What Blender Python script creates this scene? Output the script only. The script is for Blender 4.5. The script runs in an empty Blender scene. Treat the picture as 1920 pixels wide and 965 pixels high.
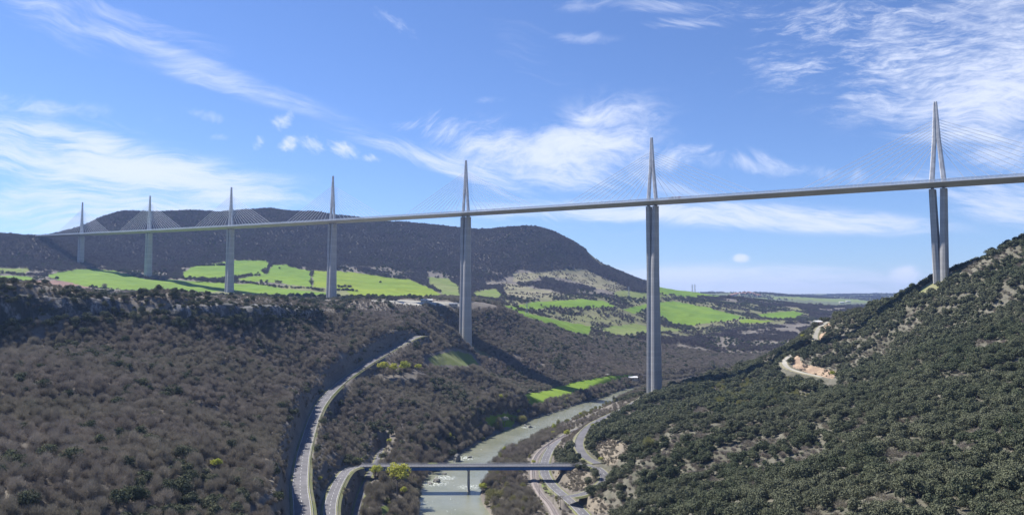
import bpy, bmesh, math, random
import numpy as np
from mathutils import Vector, Matrix

random.seed(7)
rng = np.random.default_rng(7)
R = math.radians
C = bpy.context.scene
COL = C.collection

# ------------------------------------------------------------------ camera, sky, sun, exposure
F, PITCH, CZ = 1442.864, 0.0606864, 140.0          # focal length in photo pixels, pitch, height over the river
cam_d = bpy.data.cameras.new('camera')
cam_d.sensor_width = 36.0
cam_d.lens = 36.0 * F / 1920.0
cam_d.clip_start = 1.0
cam_d.clip_end = 60000.0
cam = bpy.data.objects.new('camera', cam_d)
COL.objects.link(cam)
cam.location = (0, 0, CZ)
cam.rotation_euler = (R(90) + PITCH, 0, 0)
C.camera = cam

SUN_EL, SUN_TRAVEL = 50.0, 121.0                    # degrees; azimuth (from +Y clockwise) the light travels towards
sun_d = bpy.data.lights.new('sun', 'SUN')
sun_d.energy = 4.6
sun_d.angle = R(0.55)
sun_d.color = (1.0, 0.95, 0.88)
sun = bpy.data.objects.new('sun', sun_d)
COL.objects.link(sun)
tv = Vector((math.sin(R(SUN_TRAVEL)) * math.cos(R(SUN_EL)), math.cos(R(SUN_TRAVEL)) * math.cos(R(SUN_EL)), -math.sin(R(SUN_EL))))
sun.rotation_euler = tv.to_track_quat('-Z', 'Y').to_euler()
sun.location = (0, 0, 800)

C.view_settings.view_transform = 'Standard'
C.view_settings.look = 'None'
C.view_settings.gamma = 1.0
C.view_settings.exposure = 0.94
C.view_settings.use_curve_mapping = False
C.cycles.use_denoising = True
C.cycles.volume_bounces = 0
C.cycles.max_bounces = 4
C.cycles.diffuse_bounces = 2
C.cycles.glossy_bounces = 2
C.cycles.transmission_bounces = 2
C.cycles.transparent_max_bounces = 8

SKY_STRENGTH = 0.067
HAZE_DENSITY = 0.000046

world = bpy.data.worlds.new('World')
C.world = world
world.use_nodes = True


class NT:
    """tiny helper to write node graphs as expressions"""
    def __init__(self, tree):
        self.t = tree

    def n(self, kind, **kw):
        nd = self.t.nodes.new(kind)
        for k, v in kw.items():
            setattr(nd, k, v)
        return nd

    def put(self, sock, v):
        if v is None:
            return
        if isinstance(v, bpy.types.NodeSocket):
            self.t.links.new(v, sock)
        else:
            sock.default_value = v

    def m(self, op, a, b=None, c=None, clamp=False):
        nd = self.n('ShaderNodeMath', operation=op, use_clamp=clamp)
        self.put(nd.inputs[0], a)
        self.put(nd.inputs[1], b)
        self.put(nd.inputs[2], c)
        return nd.outputs[0]

    def comb(self, x, y, z):
        nd = self.n('ShaderNodeCombineXYZ')
        for i, v in enumerate((x, y, z)):
            self.put(nd.inputs[i], v)
        return nd.outputs[0]

    def noise(self, vec, scale, detail=4, rough=0.55, dist=0.0, dims='3D'):
        nd = self.n('ShaderNodeTexNoise', noise_dimensions=dims)
        self.put(nd.inputs['Vector'], vec)
        nd.inputs['Scale'].default_value = scale
        nd.inputs['Detail'].default_value = detail
        nd.inputs['Roughness'].default_value = rough
        nd.inputs['Distortion'].default_value = dist
        return nd.outputs['Fac']

    def ramp(self, v, lo, hi, a=0.0, b=1.0, smooth=True):
        nd = self.n('ShaderNodeMapRange')
        if smooth:
            nd.interpolation_type = 'SMOOTHSTEP'
        nd.clamp = True
        self.put(nd.inputs['Value'], v)
        self.put(nd.inputs['From Min'], lo)
        self.put(nd.inputs['From Max'], hi)
        self.put(nd.inputs['To Min'], a)
        self.put(nd.inputs['To Max'], b)
        return nd.outputs['Result']

    def mix(self, f, a, b, blend='MIX'):
        nd = self.n('ShaderNodeMix', data_type='RGBA', blend_type=blend)
        self.put(nd.inputs[0], f)
        for s, v in ((nd.inputs[6], a), (nd.inputs[7], b)):
            if isinstance(v, tuple) and len(v) == 3:
                v = (*v, 1)
            self.put(s, v)
        return nd.outputs[2]


def ray(px, py):
    u = (px - 960) / F
    v = (482.5 - py) / F
    c, s = math.cos(PITCH), math.sin(PITCH)
    return np.array([u, c - v * s, s + v * c])


def at(px, py, Y):
    """where the line of sight through a photo pixel reaches distance Y"""
    r = ray(px, py)
    return r * (Y / r[1]) + np.array([0, 0, CZ])


def atz(px, py, z):
    r = ray(px, py)
    return r * ((z - CZ) / r[2]) + np.array([0, 0, CZ])


def project(x, y, z):
    c, s = math.cos(PITCH), math.sin(PITCH)
    zz = z - CZ
    yc = y * c + zz * s
    zc = -y * s + zz * c
    return 960 + F * x / yc, 482.5 - F * zc / yc


def build_world():
    g = NT(world.node_tree)
    g.t.nodes.clear()
    out = g.n('ShaderNodeOutputWorld')
    bg = g.n('ShaderNodeBackground')
    bg.inputs['Strength'].default_value = SKY_STRENGTH
    sky = g.n('ShaderNodeTexSky', sky_type='NISHITA')
    sky.sun_disc = False
    sky.sun_elevation = R(SUN_EL)
    sky.sun_rotation = R(SUN_TRAVEL + 180)
    sky.altitude = 500
    sky.air_density = 1.0
    sky.dust_density = 0.0
    sky.ozone_density = 4.0
    tc = g.n('ShaderNodeTexCoord')
    sep = g.n('ShaderNodeSeparateXYZ')
    g.t.links.new(tc.outputs['Generated'], sep.inputs[0])
    X, Y, Z = sep.outputs
    # directions as tangents; valid over the front half of the sky, clouds fade out behind
    Yc = g.m('MAXIMUM', Y, 0.15)
    u = g.m('DIVIDE', X, Yc)
    v = g.m('DIVIDE', Z, Yc)

    def uv(px, py):
        r = ray(px, py)
        return r[0] / r[1], r[2] / r[1]

    def field(ang, stretch, scale, warp, seed, rough=0.62, detail=7):
        """streaky noise drawn out along an angle (degrees, up is positive)"""
        ca, sa = math.cos(R(ang)), math.sin(R(ang))
        a = g.m('ADD', g.m('MULTIPLY', u, ca), g.m('MULTIPLY', v, sa))
        b = g.m('SUBTRACT', g.m('MULTIPLY', v, ca), g.m('MULTIPLY', u, sa))
        wn = g.noise(g.comb(a, b, seed + 3.7), 3.2, 3, 0.5)
        b2 = g.m('ADD', b, g.m('MULTIPLY', g.m('SUBTRACT', wn, 0.5), warp))
        coarse = g.noise(g.comb(g.m('DIVIDE', a, stretch), b2, seed), scale, detail, rough, 0.25)
        fine = g.noise(g.comb(g.m('DIVIDE', a, stretch * 1.3), b2, seed + 5.5), scale * 4.2, 5, .68, 0.5)
        return g.m('ADD', g.m('MULTIPLY', coarse, .60), g.m('MULTIPLY', fine, .40))

    fields = {
        'down': field(-17, 6.0, 26, 0.16, 1.3),
        'flat': field(-6, 6.0, 26, 0.14, 4.1),
        'up': field(14, 3.4, 30, 0.16, 8.6, 0.68),
        'fluff': field(20, 1.8, 13, 0.30, 12.9, 0.66),
        'tuft': field(-40, 2.0, 34, 0.10, 21.3, 0.66),
    }
    # (centre px, py, half width, half height, tilt deg (down is negative), field, amount, low, high)
    blobs = [
        (300, 95, 270, 17, -20, 'down', .62, .22, .66), (190, 25, 210, 20, -17, 'down', .5, .30, .72), (110, 50, 90, 30, -22, 'down', .4, .3, .7),
        (440, 165, 150, 13, -16, 'down', .6, .22, .62),
        (210, 325, 330, 50, -9, 'flat', .85, .27, .60), (40, 285, 260, 45, -10, 'flat', .75, .27, .62), (400, 345, 170, 20, -10, 'flat', .8, .2, .6), (90, 250, 160, 20, -8, 'flat', .7, .25, .62),
        (100, 395, 260, 42, -3, 'flat', .8, .26, .58), (400, 350, 190, 22, -9, 'down', .75, .36, .7),
        (90, 200, 170, 20, -4, 'fluff', .7, .36, .72), (230, 240, 150, 14, -14, 'down', .5, .4, .7),
        (530, 228, 14, 22, -60, 'tuft', .8, .34, .62), (538, 270, 12, 18, -70, 'tuft', .9, .30, .58),
        (588, 272, 14, 22, 60, 'tuft', .8, .34, .62), (643, 280, 14, 26, 65, 'tuft', .85, .32, .6),
        (487, 268, 14, 16, -40, 'tuft', .8, .34, .62), (697, 297, 18, 8, 0, 'tuft', .7, .34, .62),
        (380, 215, 50, 12, -15, 'fluff', .6, .4, .7), (410, 258, 24, 8, 0, 'fluff', .5, .4, .7),
        (1120, 262, 110, 60, 18, 'fluff', 1.0, .24, .60), (1030, 295, 150, 48, -8, 'fluff', .9, .26, .64),
        (870, 250, 130, 34, -12, 'fluff', .75, .38, .72), (840, 312, 170, 18, -20, 'down', .85, .34, .66),
        (1090, 335, 200, 30, -10, 'down', .8, .34, .68), (760, 235, 70, 14, -5, 'fluff', .6, .38, .7),
        (1320, 300, 130, 24, -3, 'fluff', .95, .34, .68), (1480, 318, 140, 18, -6, 'fluff', .85, .34, .68),
        (1440, 408, 260, 20, -3, 'flat', 1.0, .18, .52), (1250, 398, 200, 14, 2, 'flat', .8, .3, .6),
        (1000, 395, 220, 16, 0, 'flat', .6, .32, .64),
        (1700, 60, 300, 70, 12, 'up', .95, .36, .70), (1560, 20, 230, 40, 4, 'up', .75, .38, .72),
        (1830, 140, 230, 70, 8, 'up', 1.0, .28, .62), (1900, 60, 160, 110, 0, 'flat', .6, .30, .7),
        (1860, 210, 160, 50, 6, 'flat', 1.0, .26, .60), (1900, 290, 170, 45, -20, 'up', .75, .32, .68),
        (1860, 380, 190, 34, -12, 'flat', .8, .30, .62), (1250, 10, 190, 16, -3, 'flat', .55, .38, .72),
        (1280, 45, 70, 12, 0, 'flat', .7, .36, .68), (1390, 484, 13, 7, 0, 'fluff', 1.0, .15, .45),
        (1694, 517, 24, 14, 12, 'fluff', 1.0, .12, .40), (1450, 530, 330, 26, 0, 'flat', .85, .20, .60),
        (980, 80, 130, 60, -50, 'down', .28, .40, .8), (1100, 72, 60, 12, 0, 'fluff', .4, .4, .7),
        (910, 187, 45, 10, 0, 'fluff', .5, .4, .7), (740, 45, 16, 50, 60, 'tuft', .4, .4, .7),
        (1080, 15, 50, 14, 0, 'fluff', .4, .4, .7), (1580, 110, 90, 40, 5, 'up', .5, .4, .72),
        (560, 420, 600, 30, 0, 'flat', .3, .30, .7), (1000, 560, 1600, 46, 0, 'flat', .45, .1, .6),
    ]
    total = None
    for (px, py, hw, hh, tilt, f, amt, lo, hi) in blobs:
        cu, cv = uv(px, py)
        su, sv = hw / F, hh / F
        ca, sa = math.cos(R(tilt)), math.sin(R(tilt))
        du = g.m('SUBTRACT', u, cu)
        dv = g.m('SUBTRACT', v, cv)
        a = g.m('ADD', g.m('MULTIPLY', du, ca / su), g.m('MULTIPLY', dv, sa / su))
        b = g.m('SUBTRACT', g.m('MULTIPLY', dv, ca / sv), g.m('MULTIPLY', du, sa / sv))
        r2 = g.m('ADD', g.m('MULTIPLY', a, a), g.m('MULTIPLY', b, b))
        mask = g.m('EXPONENT', g.m('MULTIPLY', r2, -0.75))
        # the mask lowers the threshold, so cloud edges follow the noise and not the ellipse
        val = g.m('ADD', fields[f], g.m('MULTIPLY', g.m('SUBTRACT', mask, 1.0), 0.20))
        d = g.m('MULTIPLY', g.m('MULTIPLY', g.ramp(val, lo + .02, hi + .0), g.ramp(mask, .05, .55)), amt)
        inv = g.m('SUBTRACT', 1.0, d)
        total = inv if total is None else g.m('MULTIPLY', total, inv)
    dens = g.m('SUBTRACT', 1.0, total)
    front = g.ramp(Y, 0.12, 0.35)
    dens = g.m('MULTIPLY', dens, front)
    dens = g.m('MULTIPLY', dens, 0.88)
    tint = g.mix(1.0, sky.outputs['Color'], (.80, .89, 1.15), 'MULTIPLY')
    cloud = g.mix(dens, tint, (7.2, 7.7, 9.1))
    g.t.links.new(cloud, bg.inputs['Color'])
    g.t.links.new(bg.outputs[0], out.inputs['Surface'])


build_world()

# ------------------------------------------------------------------ helpers


def tag(o, label=None, cat=None, group=None, kind=None):
    if label: o['label'] = label
    if cat: o['category'] = cat
    if group: o['group'] = group
    if kind: o['kind'] = kind
    return o


def empty(name, loc=(0, 0, 0), rz=0.0):
    o = bpy.data.objects.new(name, None)
    COL.objects.link(o)
    o.location = loc
    o.rotation_euler = (0, 0, rz)
    return o


def mesh_np(name, verts, faces, mat=None, parent=None, smooth=False, link=True):
    """verts (n,3), faces (m,3|4) arrays, or a list of index lists"""
    me = bpy.data.meshes.new(name)
    if isinstance(faces, np.ndarray):
        verts = np.asarray(verts, np.float32)
        k = faces.shape[1]
        me.vertices.add(len(verts))
        me.vertices.foreach_set('co', verts.ravel())
        me.loops.add(faces.size)
        me.loops.foreach_set('vertex_index', faces.astype(np.int32).ravel())
        me.polygons.add(len(faces))
        me.polygons.foreach_set('loop_start', np.arange(0, faces.size, k, dtype=np.int32))
        me.polygons.foreach_set('loop_total', np.full(len(faces), k, np.int32))
        me.update(calc_edges=True)
    else:
        me.from_pydata([tuple(map(float, v)) for v in verts], [], faces)
        me.update()
    if smooth:
        me.polygons.foreach_set('use_smooth', np.ones(len(me.polygons), bool))
    if mat:
        me.materials.append(mat)
    o = bpy.data.objects.new(name, me)
    if link:
        COL.objects.link(o)
    if parent:
        o.parent = parent
    return o


class MB:
    """collects boxes, bars and lofts into one mesh"""
    def __init__(self):
        self.v, self.f = [], []

    def add(self, vs, fs):
        o = len(self.v)
        self.v += [tuple(map(float, p)) for p in vs]
        self.f += [[i + o for i in f] for f in fs]
        return self

    def box(self, c, s, rz=0.0):
        cx, cy, cz = c
        hx, hy, hz = s[0] / 2, s[1] / 2, s[2] / 2
        ca, sa = math.cos(rz), math.sin(rz)
        vs = [(cx + x * ca - y * sa, cy + x * sa + y * ca, cz + z) for z in (-hz, hz) for x, y in ((-hx, -hy), (hx, -hy), (hx, hy), (-hx, hy))]
        return self.add(vs, [[3, 2, 1, 0], [4, 5, 6, 7], [0, 1, 5, 4], [1, 2, 6, 5], [2, 3, 7, 6], [3, 0, 4, 7]])

    def bar(self, a, b, r, n=4, r2=None):
        a, b = Vector(a), Vector(b)
        d = (b - a)
        if d.length < 1e-6:
            return self
        q = d.to_track_quat('Z', 'Y')
        vs = []
        for p, rr in ((a, r), (b, r if r2 is None else r2)):
            for i in range(n):
                t = 2 * math.pi * (i + .5) / n
                vs.append(p + q @ Vector((math.cos(t) * rr, math.sin(t) * rr, 0)))
        fs = [[i, (i + 1) % n, n + (i + 1) % n, n + i] for i in range(n)]
        fs += [list(range(n))[::-1], list(range(n, 2 * n))]
        return self.add(vs, fs)

    def loft(self, rings, cap=True):
        n = len(rings[0])
        vs = [p for r in rings for p in r]
        fs = []
        for k in range(len(rings) - 1):
            for i in range(n):
                j = (i + 1) % n
                fs.append([k * n + i, k * n + j, (k + 1) * n + j, (k + 1) * n + i])
        if cap:
            fs.append(list(range(n))[::-1])
            fs.append([(len(rings) - 1) * n + i for i in range(n)])
        return self.add(vs, fs)

    def build(self, name, mat, parent=None, smooth=False, bevel=0.0):
        o = mesh_np(name, self.v, self.f, mat, parent, smooth)
        if bevel:
            md = o.modifiers.new('bevel', 'BEVEL')
            md.width = bevel
            md.segments = 2
        return o


def material(name, base, rough=0.8, var=None, bump=None, metallic=0.0, spec=0.3):
    """base colour; var = (colour2, scale, lo, hi) noise mix; bump = (scale, strength, distance)"""
    m = bpy.data.materials.new(name)
    m.use_nodes = True
    g = NT(m.node_tree)
    b = g.t.nodes['Principled BSDF']
    b.inputs['Roughness'].default_value = rough
    b.inputs['Metallic'].default_value = metallic
    b.inputs['Specular IOR Level'].default_value = spec
    geo = g.n('ShaderNodeNewGeometry')
    pos = geo.outputs['Position']
    col = None
    if var:
        vs = var if isinstance(var, list) else [var]
        col = (*base, 1)
        for (c2, sc, lo, hi) in vs:
            f = g.ramp(g.noise(pos, sc, 5, .6), lo, hi)
            col = g.mix(f, col, c2)
        g.t.links.new(col, b.inputs['Base Color'])
    else:
        b.inputs['Base Color'].default_value = (*base, 1)
    if bump:
        bn = g.n('ShaderNodeBump')
        bn.inputs['Strength'].default_value = bump[1]
        bn.inputs['Distance'].default_value = bump[2]
        g.t.links.new(g.noise(pos, bump[0], 5, .6), bn.inputs['Height'])
        g.t.links.new(bn.outputs[0], b.inputs['Normal'])
    return m


def foliage_mat(name, c1, c2, c3, trans=0.15, rough=0.75):
    """c1..c2 by tree, c3 mixed in by leaf clump"""
    m = bpy.data.materials.new(name)
    m.use_nodes = True
    g = NT(m.node_tree)
    g.t.nodes.clear()
    out = g.n('ShaderNodeOutputMaterial')
    oi = g.n('ShaderNodeObjectInfo')
    geo = g.n('ShaderNodeNewGeometry')
    col = g.mix(oi.outputs['Random'], c1, c2)
    big = g.ramp(g.noise(geo.outputs['Position'], 0.012, 3, .5), .35, .65)
    col = g.mix(g.m('MULTIPLY', big, .5), col, c3)
    sm = g.ramp(g.noise(geo.outputs['Position'], 0.8, 2, .5), .35, .7)
    col = g.mix(g.m('MULTIPLY', sm, .45), col, c3)
    d = g.n('ShaderNodeBsdfDiffuse')
    g.t.links.new(col, d.inputs['Color'])
    tr = g.n('ShaderNodeBsdfTranslucent')
    g.t.links.new(col, tr.inputs['Color'])
    mx = g.n('ShaderNodeMixShader')
    mx.inputs[0].default_value = trans
    g.t.links.new(d.outputs[0], mx.inputs[1])
    g.t.links.new(tr.outputs[0], mx.inputs[2])
    g.t.links.new(mx.outputs[0], out.inputs['Surface'])
    return m


def concrete_mat():
    m = bpy.data.materials.new('pier_concrete')
    m.use_nodes = True
    g = NT(m.node_tree)
    b = g.t.nodes['Principled BSDF']
    b.inputs['Roughness'].default_value = .85
    geo = g.n('ShaderNodeNewGeometry')
    sep = g.n('ShaderNodeSeparateXYZ')
    g.t.links.new(geo.outputs['Position'], sep.inputs[0])
    z = sep.outputs[2]
    lift = g.m('FLOOR', g.m('DIVIDE', z, 4.0))
    fr = g.m('FRACT', g.m('DIVIDE', z, 4.0))
    wn = g.n('ShaderNodeTexWhiteNoise', noise_dimensions='1D')
    g.t.links.new(lift, wn.inputs['W'])
    col = g.mix(wn.outputs['Value'], (.355, .345, .335), (.42, .41, .395))
    joint = g.m('LESS_THAN', fr, 0.07)
    col = g.mix(g.m('MULTIPLY', joint, .45), col, (.2, .2, .2))
    st = g.noise(g.comb(sep.outputs[0], sep.outputs[1], g.m('MULTIPLY', z, .06)), .7, 5, .6)
    col = g.mix(g.ramp(st, .45, .8, 0, .55), col, (.24, .24, .235))
    g.t.links.new(col, b.inputs['Base Color'])
    return m


M = {
    'concrete': concrete_mat(),
    'deck_steel': material('deck_steel', (.47, .465, .46), .55, ((.41, .405, .40), .05, .4, .6)),
    'asphalt': material('asphalt', (.115, .113, .118), .9, [((.155, .15, .158), .08, .4, .65), ((.085, .085, .09), .5, .5, .8)]),
    'paint_white': material('road_paint', (.72, .72, .7), .7, ((.5, .5, .5), .8, .4, .7)),
    'mast_steel': material('mast_steel', (.60, .60, .60), .45, ((.46, .46, .47), .2, .4, .6)),
    'screen': material('wind_screen_panels', (.82, .84, .86), .4),
    'cable': material('cable_sheath', (.80, .80, .80), .5),
    'girder': material('blue_girder_paint', (.040, .125, .30), .5, ((.055, .15, .33), .3, .4, .6)),
    'galv': material('galvanised_steel', (.45, .45, .46), .5, metallic=.3),
    'dark_steel': material('dark_steel', (.09, .09, .095), .5),
    'bridge_concrete': material('bridge_concrete', (.40, .39, .37), .85, ((.3, .3, .28), .6, .45, .7)),
    'kerb': material('kerb_stone', (.42, .41, .38), .9),
    'gravel': material('track_ballast', (.20, .17, .155), .95, ((.28, .25, .23), 1.2, .4, .6), (3, .6, .2)),
    'rust': material('rusty_rail', (.17, .10, .075), .5),
    'bark': material('bark', (.13, .115, .105), .95, ((.2, .18, .165), 1.5, .4, .6)),
    'white_roof': material('white_roof', (.72, .72, .70), .6),
    'tile_roof': material('tile_roof', (.33, .15, .09), .8, ((.42, .22, .14), 1.5, .4, .6)),
    'render_wall': material('render_wall', (.55, .48, .40), .9, ((.45, .40, .33), .6, .4, .6)),
    'glass': material('window_glass', (.03, .035, .045), .12, spec=.6),
    'rubber': material('rubber', (.03, .03, .03), .8),
    'white_paint': material('white_vehicle_paint', (.75, .75, .75), .3, spec=.5),
    'red_paint': material('red_vehicle_paint', (.35, .05, .04), .3, spec=.5),
    'grey_paint': material('grey_vehicle_paint', (.22, .23, .25), .3, spec=.5),
    'rock': material('river_boulder', (.16, .155, .14), .85, [((.28, .27, .25), .8, .45, .65), ((.07, .08, .06), 2., .5, .7)], (1.4, .9, .5)),
    'twig': foliage_mat('bare_twigs', (.160, .137, .122), (.345, .302, .262), (.255, .240, .170), .2),
    'twig_far': foliage_mat('bare_twigs_upland', (.075, .066, .074), (.175, .150, .150), (.165, .155, .130), .1),
    'oak': foliage_mat('holm_oak_leaves', (.050, .070, .040), (.124, .138, .082), (.165, .168, .115), .15),
    'spring': foliage_mat('spring_leaves', (.42, .44, .07), (.33, .40, .08), (.50, .48, .12), .35),
    'olive': foliage_mat('olive_leaves', (.19, .21, .075), (.29, .29, .11), (.25, .23, .13), .25),
    'blossom': foliage_mat('white_blossom', (.62, .60, .55), (.7, .68, .62), (.5, .48, .4), .25),
    'ochre': foliage_mat('ochre_leaves', (.42, .26, .10), (.36, .24, .10), (.30, .22, .12), .25),
}

# ------------------------------------------------------------------ numbers: noise


def _hash(ix, iy, seed):
    h = (ix.astype(np.int64) * 374761393 + iy.astype(np.int64) * 668265263 + seed * 1442695041) & 0xffffffff
    h = ((h ^ (h >> 13)) * 1274126177) & 0xffffffff
    return ((h ^ (h >> 16)) & 0xffff) / 65535.0


def vnoise(x, y, seed=0):
    ix, iy = np.floor(x), np.floor(y)
    fx, fy = x - ix, y - iy
    fx, fy = fx * fx * (3 - 2 * fx), fy * fy * (3 - 2 * fy)
    a, b = _hash(ix, iy, seed), _hash(ix + 1, iy, seed)
    c, d = _hash(ix, iy + 1, seed), _hash(ix + 1, iy + 1, seed)
    return (a * (1 - fx) + b * fx) * (1 - fy) + (c * (1 - fx) + d * fx) * fy


def fbm(x, y, seed=0, octs=4, gain=.5):
    s, a, t = 0, 1, 0
    for k in range(octs):
        s = s + a * vnoise(x * 2 ** k + 17.3 * k, y * 2 ** k - 9.1 * k, seed + k)
        t += a
        a *= gain
    return s / t


def sstep(x, a, b):
    t = np.clip((x - a) / (b - a), 0, 1)
    return t * t * (3 - 2 * t)


# ------------------------------------------------------------------ viaduct axis (measured)
BX, BY, BZ, TH = 187.896755, 1024.70402, 132.229319, 2.43942313
S_PIER = [204, 546, 888, 1230, 1572, 1914, 2256]
H_PIER = [94.5, 244.96, 221.05, 144.21, 136.42, 111.94, 77.56]


def via(s, dz=0.0):
    d = s - 546
    a = TH + d / 40000.
    return np.array([BX + d * math.cos(a), BY + d * math.sin(a), CZ + BZ + .03025 * d + dz])


# ------------------------------------------------------------------ terrain control points: (photo px, py, distance)
CP = []


def cp(*pts):
    for p in pts:
        CP.append(at(*p))


def cw(*pts):
    for p in pts:
        CP.append(np.array(p, float))


# feet of the piers
for s, h in zip(S_PIER, H_PIER):
    CP.append(via(s, -h))
cw(via(2480, -2), via(2520, 0), via(2600, 2), via(2400, -38))
# left hillside and cliff
CL_TOP = [(-120, 534, 560), (0, 543, 600), (70, 548, 622), (150, 554, 645), (240, 560, 680), (335, 563, 692), (345, 568, 712), (430, 570, 765), (520, 573, 850), (600, 577, 950)]
CL_BOT = [(-120, 616, 548), (0, 620, 588), (70, 618, 608), (150, 606, 632), (240, 598, 668), (335, 612, 680), (345, 600, 704), (430, 604, 755), (520, 598, 840), (600, 586, 942)]
for t, b in zip(CL_TOP, CL_BOT):
    P_, Q_ = at(*t), at(*b)
    CP.append(P_ + np.array([-2, 4, 0]))
    CP.append(P_ + np.array([-14, 26, 2]))
    CP.append(Q_ + np.array([1, -5, -1]))
cp((0, 965, 250), (0, 1150, 200), (200, 965, 275), (400, 965, 310), (500, 965, 330), (-300, 965, 240), (-300, 620, 520), (-300, 500, 560),
   (0, 800, 345), (200, 800, 390), (400, 800, 430), (520, 830, 500), (0, 700, 450), (200, 700, 500), (400, 700, 600), (540, 720, 700),
   (500, 640, 785), (600, 620, 905), (620, 660, 840), (680, 600, 970), (720, 620, 975), (700, 590, 1050), (640, 588, 1010), (760, 597, 1035), (810, 612, 1020), (825, 640, 1000))
# plateau behind the cliff
cw((-420, 760, 145), (-520, 900, 149), (-380, 950, 140), (-700, 1100, 158), (-450, 1150, 143), (-330, 1200, 138), (-900, 1400, 178), (-560, 1350, 150), (-270, 1330, 143), (-200, 1320, 142), (-160, 1380, 142))
cp((700, 568, 1280), (760, 568, 1270), (850, 569, 1330), (880, 571, 1380), (930, 576, 1400), (760, 574, 1180), (800, 600, 1140), (850, 620, 1180), (830, 650, 1080),
   (400, 551, 1640), (520, 550, 1650), (700, 557, 1600), (860, 556, 1750))
# spur below the first big pier and gully
cw((-75, 1243, 61.5), (-60, 1225, 58), (-100, 1215, 60))
cp((800, 650, 1000), (850, 672, 1060), (760, 690, 880), (880, 680, 1130), (920, 700, 1060), (960, 730, 980), (700, 720, 810), (850, 720, 930), (900, 760, 870),
   (760, 760, 790), (680, 800, 710), (760, 820, 700), (840, 810, 745), (640, 840, 630), (700, 860, 640))
cw((-70, 640, 5), (-60, 720, 6), (-20, 800, 8), (-75, 560, 10), (-60, 480, 8), (-70, 430, 9), (-85, 500, 14), (-90, 440, 16), (-85, 380, 20), (-50, 380, 8), (-60, 300, 20))
# meadow by the river and wooded slope behind
cp((985, 745, 1075), (1030, 735, 1110), (1100, 722, 1190), (1160, 712, 1270), (1200, 706, 1350), (990, 725, 1150), (900, 610, 1330), (960, 650, 1270), (1000, 690, 1230), (1080, 690, 1300),
   (1000, 612, 1430), (1090, 638, 1540), (1160, 660, 1560), (1200, 676, 1540), (1180, 694, 1420), (1240, 700, 1450), (1300, 697, 1500))
# fields between the slope and the upland
cp((940, 572, 1600), (1010, 590, 1640), (1100, 624, 1680), (1100, 612, 1850), (1200, 622, 1900), (1250, 628, 1850), (1060, 590, 1950), (1150, 574, 2150), (1000, 566, 2050), (900, 560, 1950),
   (1280, 612, 2250), (1395, 600, 2350), (1300, 568, 2750), (1240, 567, 2700), (1240, 590, 2350), (1440, 600, 2450), (1480, 590, 2750), (1540, 590, 2800),
   (1300, 640, 1900), (1400, 625, 2100), (1500, 615, 2300), (1350, 672, 1700), (1450, 650, 1850), (1560, 610, 2300), (1700, 600, 2600), (1900, 580, 2800))
cp((1240, 540, 3250), (1300, 548, 3250), (1385, 558, 3200), (1440, 566, 3300), (1500, 574, 3500), (1560, 577, 3800), (1650, 575, 4200), (1900, 575, 4500))
# upland
for q in ((-250, 440, 2700), (-100, 440, 2500), (0, 441, 2250), (45, 444, 2210), (130, 432, 2550), (200, 405, 2750), (300, 396, 2900), (370, 393, 2950), (470, 395, 3000), (560, 400, 3050), (640, 405, 3100), (760, 419, 3200),
          (840, 430, 3300), (868, 440, 3350), (892, 449, 3400), (912, 440, 3300), (940, 431, 3150), (990, 429, 3100), (1050, 441, 3150), (1100, 466, 3150), (1125, 492, 3100), (1190, 521, 3150), (1240, 540, 3200)):
    CP.append(at(*q))
    B_ = at(q[0], q[1], q[2] + 350) - np.array([0, 0, 60])
    CP.append(B_)
cp((0, 480, 2050), (60, 486, 2050), (100, 470, 2120), (0, 497, 1880), (-200, 490, 1900), (220, 440, 2550), (300, 450, 2600), (400, 450, 2620), (560, 460, 2650), (700, 470, 2700), (850, 480, 2800), (1000, 480, 2850), (1080, 492, 2900),
   (230, 488, 2300), (330, 490, 2350), (430, 486, 2400), (560, 490, 2400), (700, 508, 2430), (800, 520, 2450), (900, 532, 2500), (1000, 536, 2500), (1080, 525, 2700), (1180, 545, 2650), (1100, 556, 2350), (980, 556, 2200),
   (100, 515, 1850), (200, 520, 1800), (330, 538, 1720), (0, 515, 1720), (0, 525, 1500), (-250, 520, 1500), (550, 520, 2000), (700, 535, 2000), (820, 552, 2000), (450, 515, 2020), (350, 510, 2080))
# far country
cp((1388, 546, 6200), (1430, 549, 6000), (1340, 552, 7500), (1500, 556, 8500), (1640, 551, 9000), (1750, 551, 9000), (1450, 570, 4600), (1550, 572, 5200), (1620, 566, 6000), (1300, 553, 7000), (1900, 548, 9000), (2200, 545, 9000), (1100, 556, 6500))
cw((-4000, 8000, 420), (-1000, 8000, 380), (-3000, 4500, 430), (-1000, 5500, 420), (-200, 5000, 330), (-9000, 13000, 400), (0, 13500, 300), (6000, 13500, 300), (11000, 12500, 300))
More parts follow.
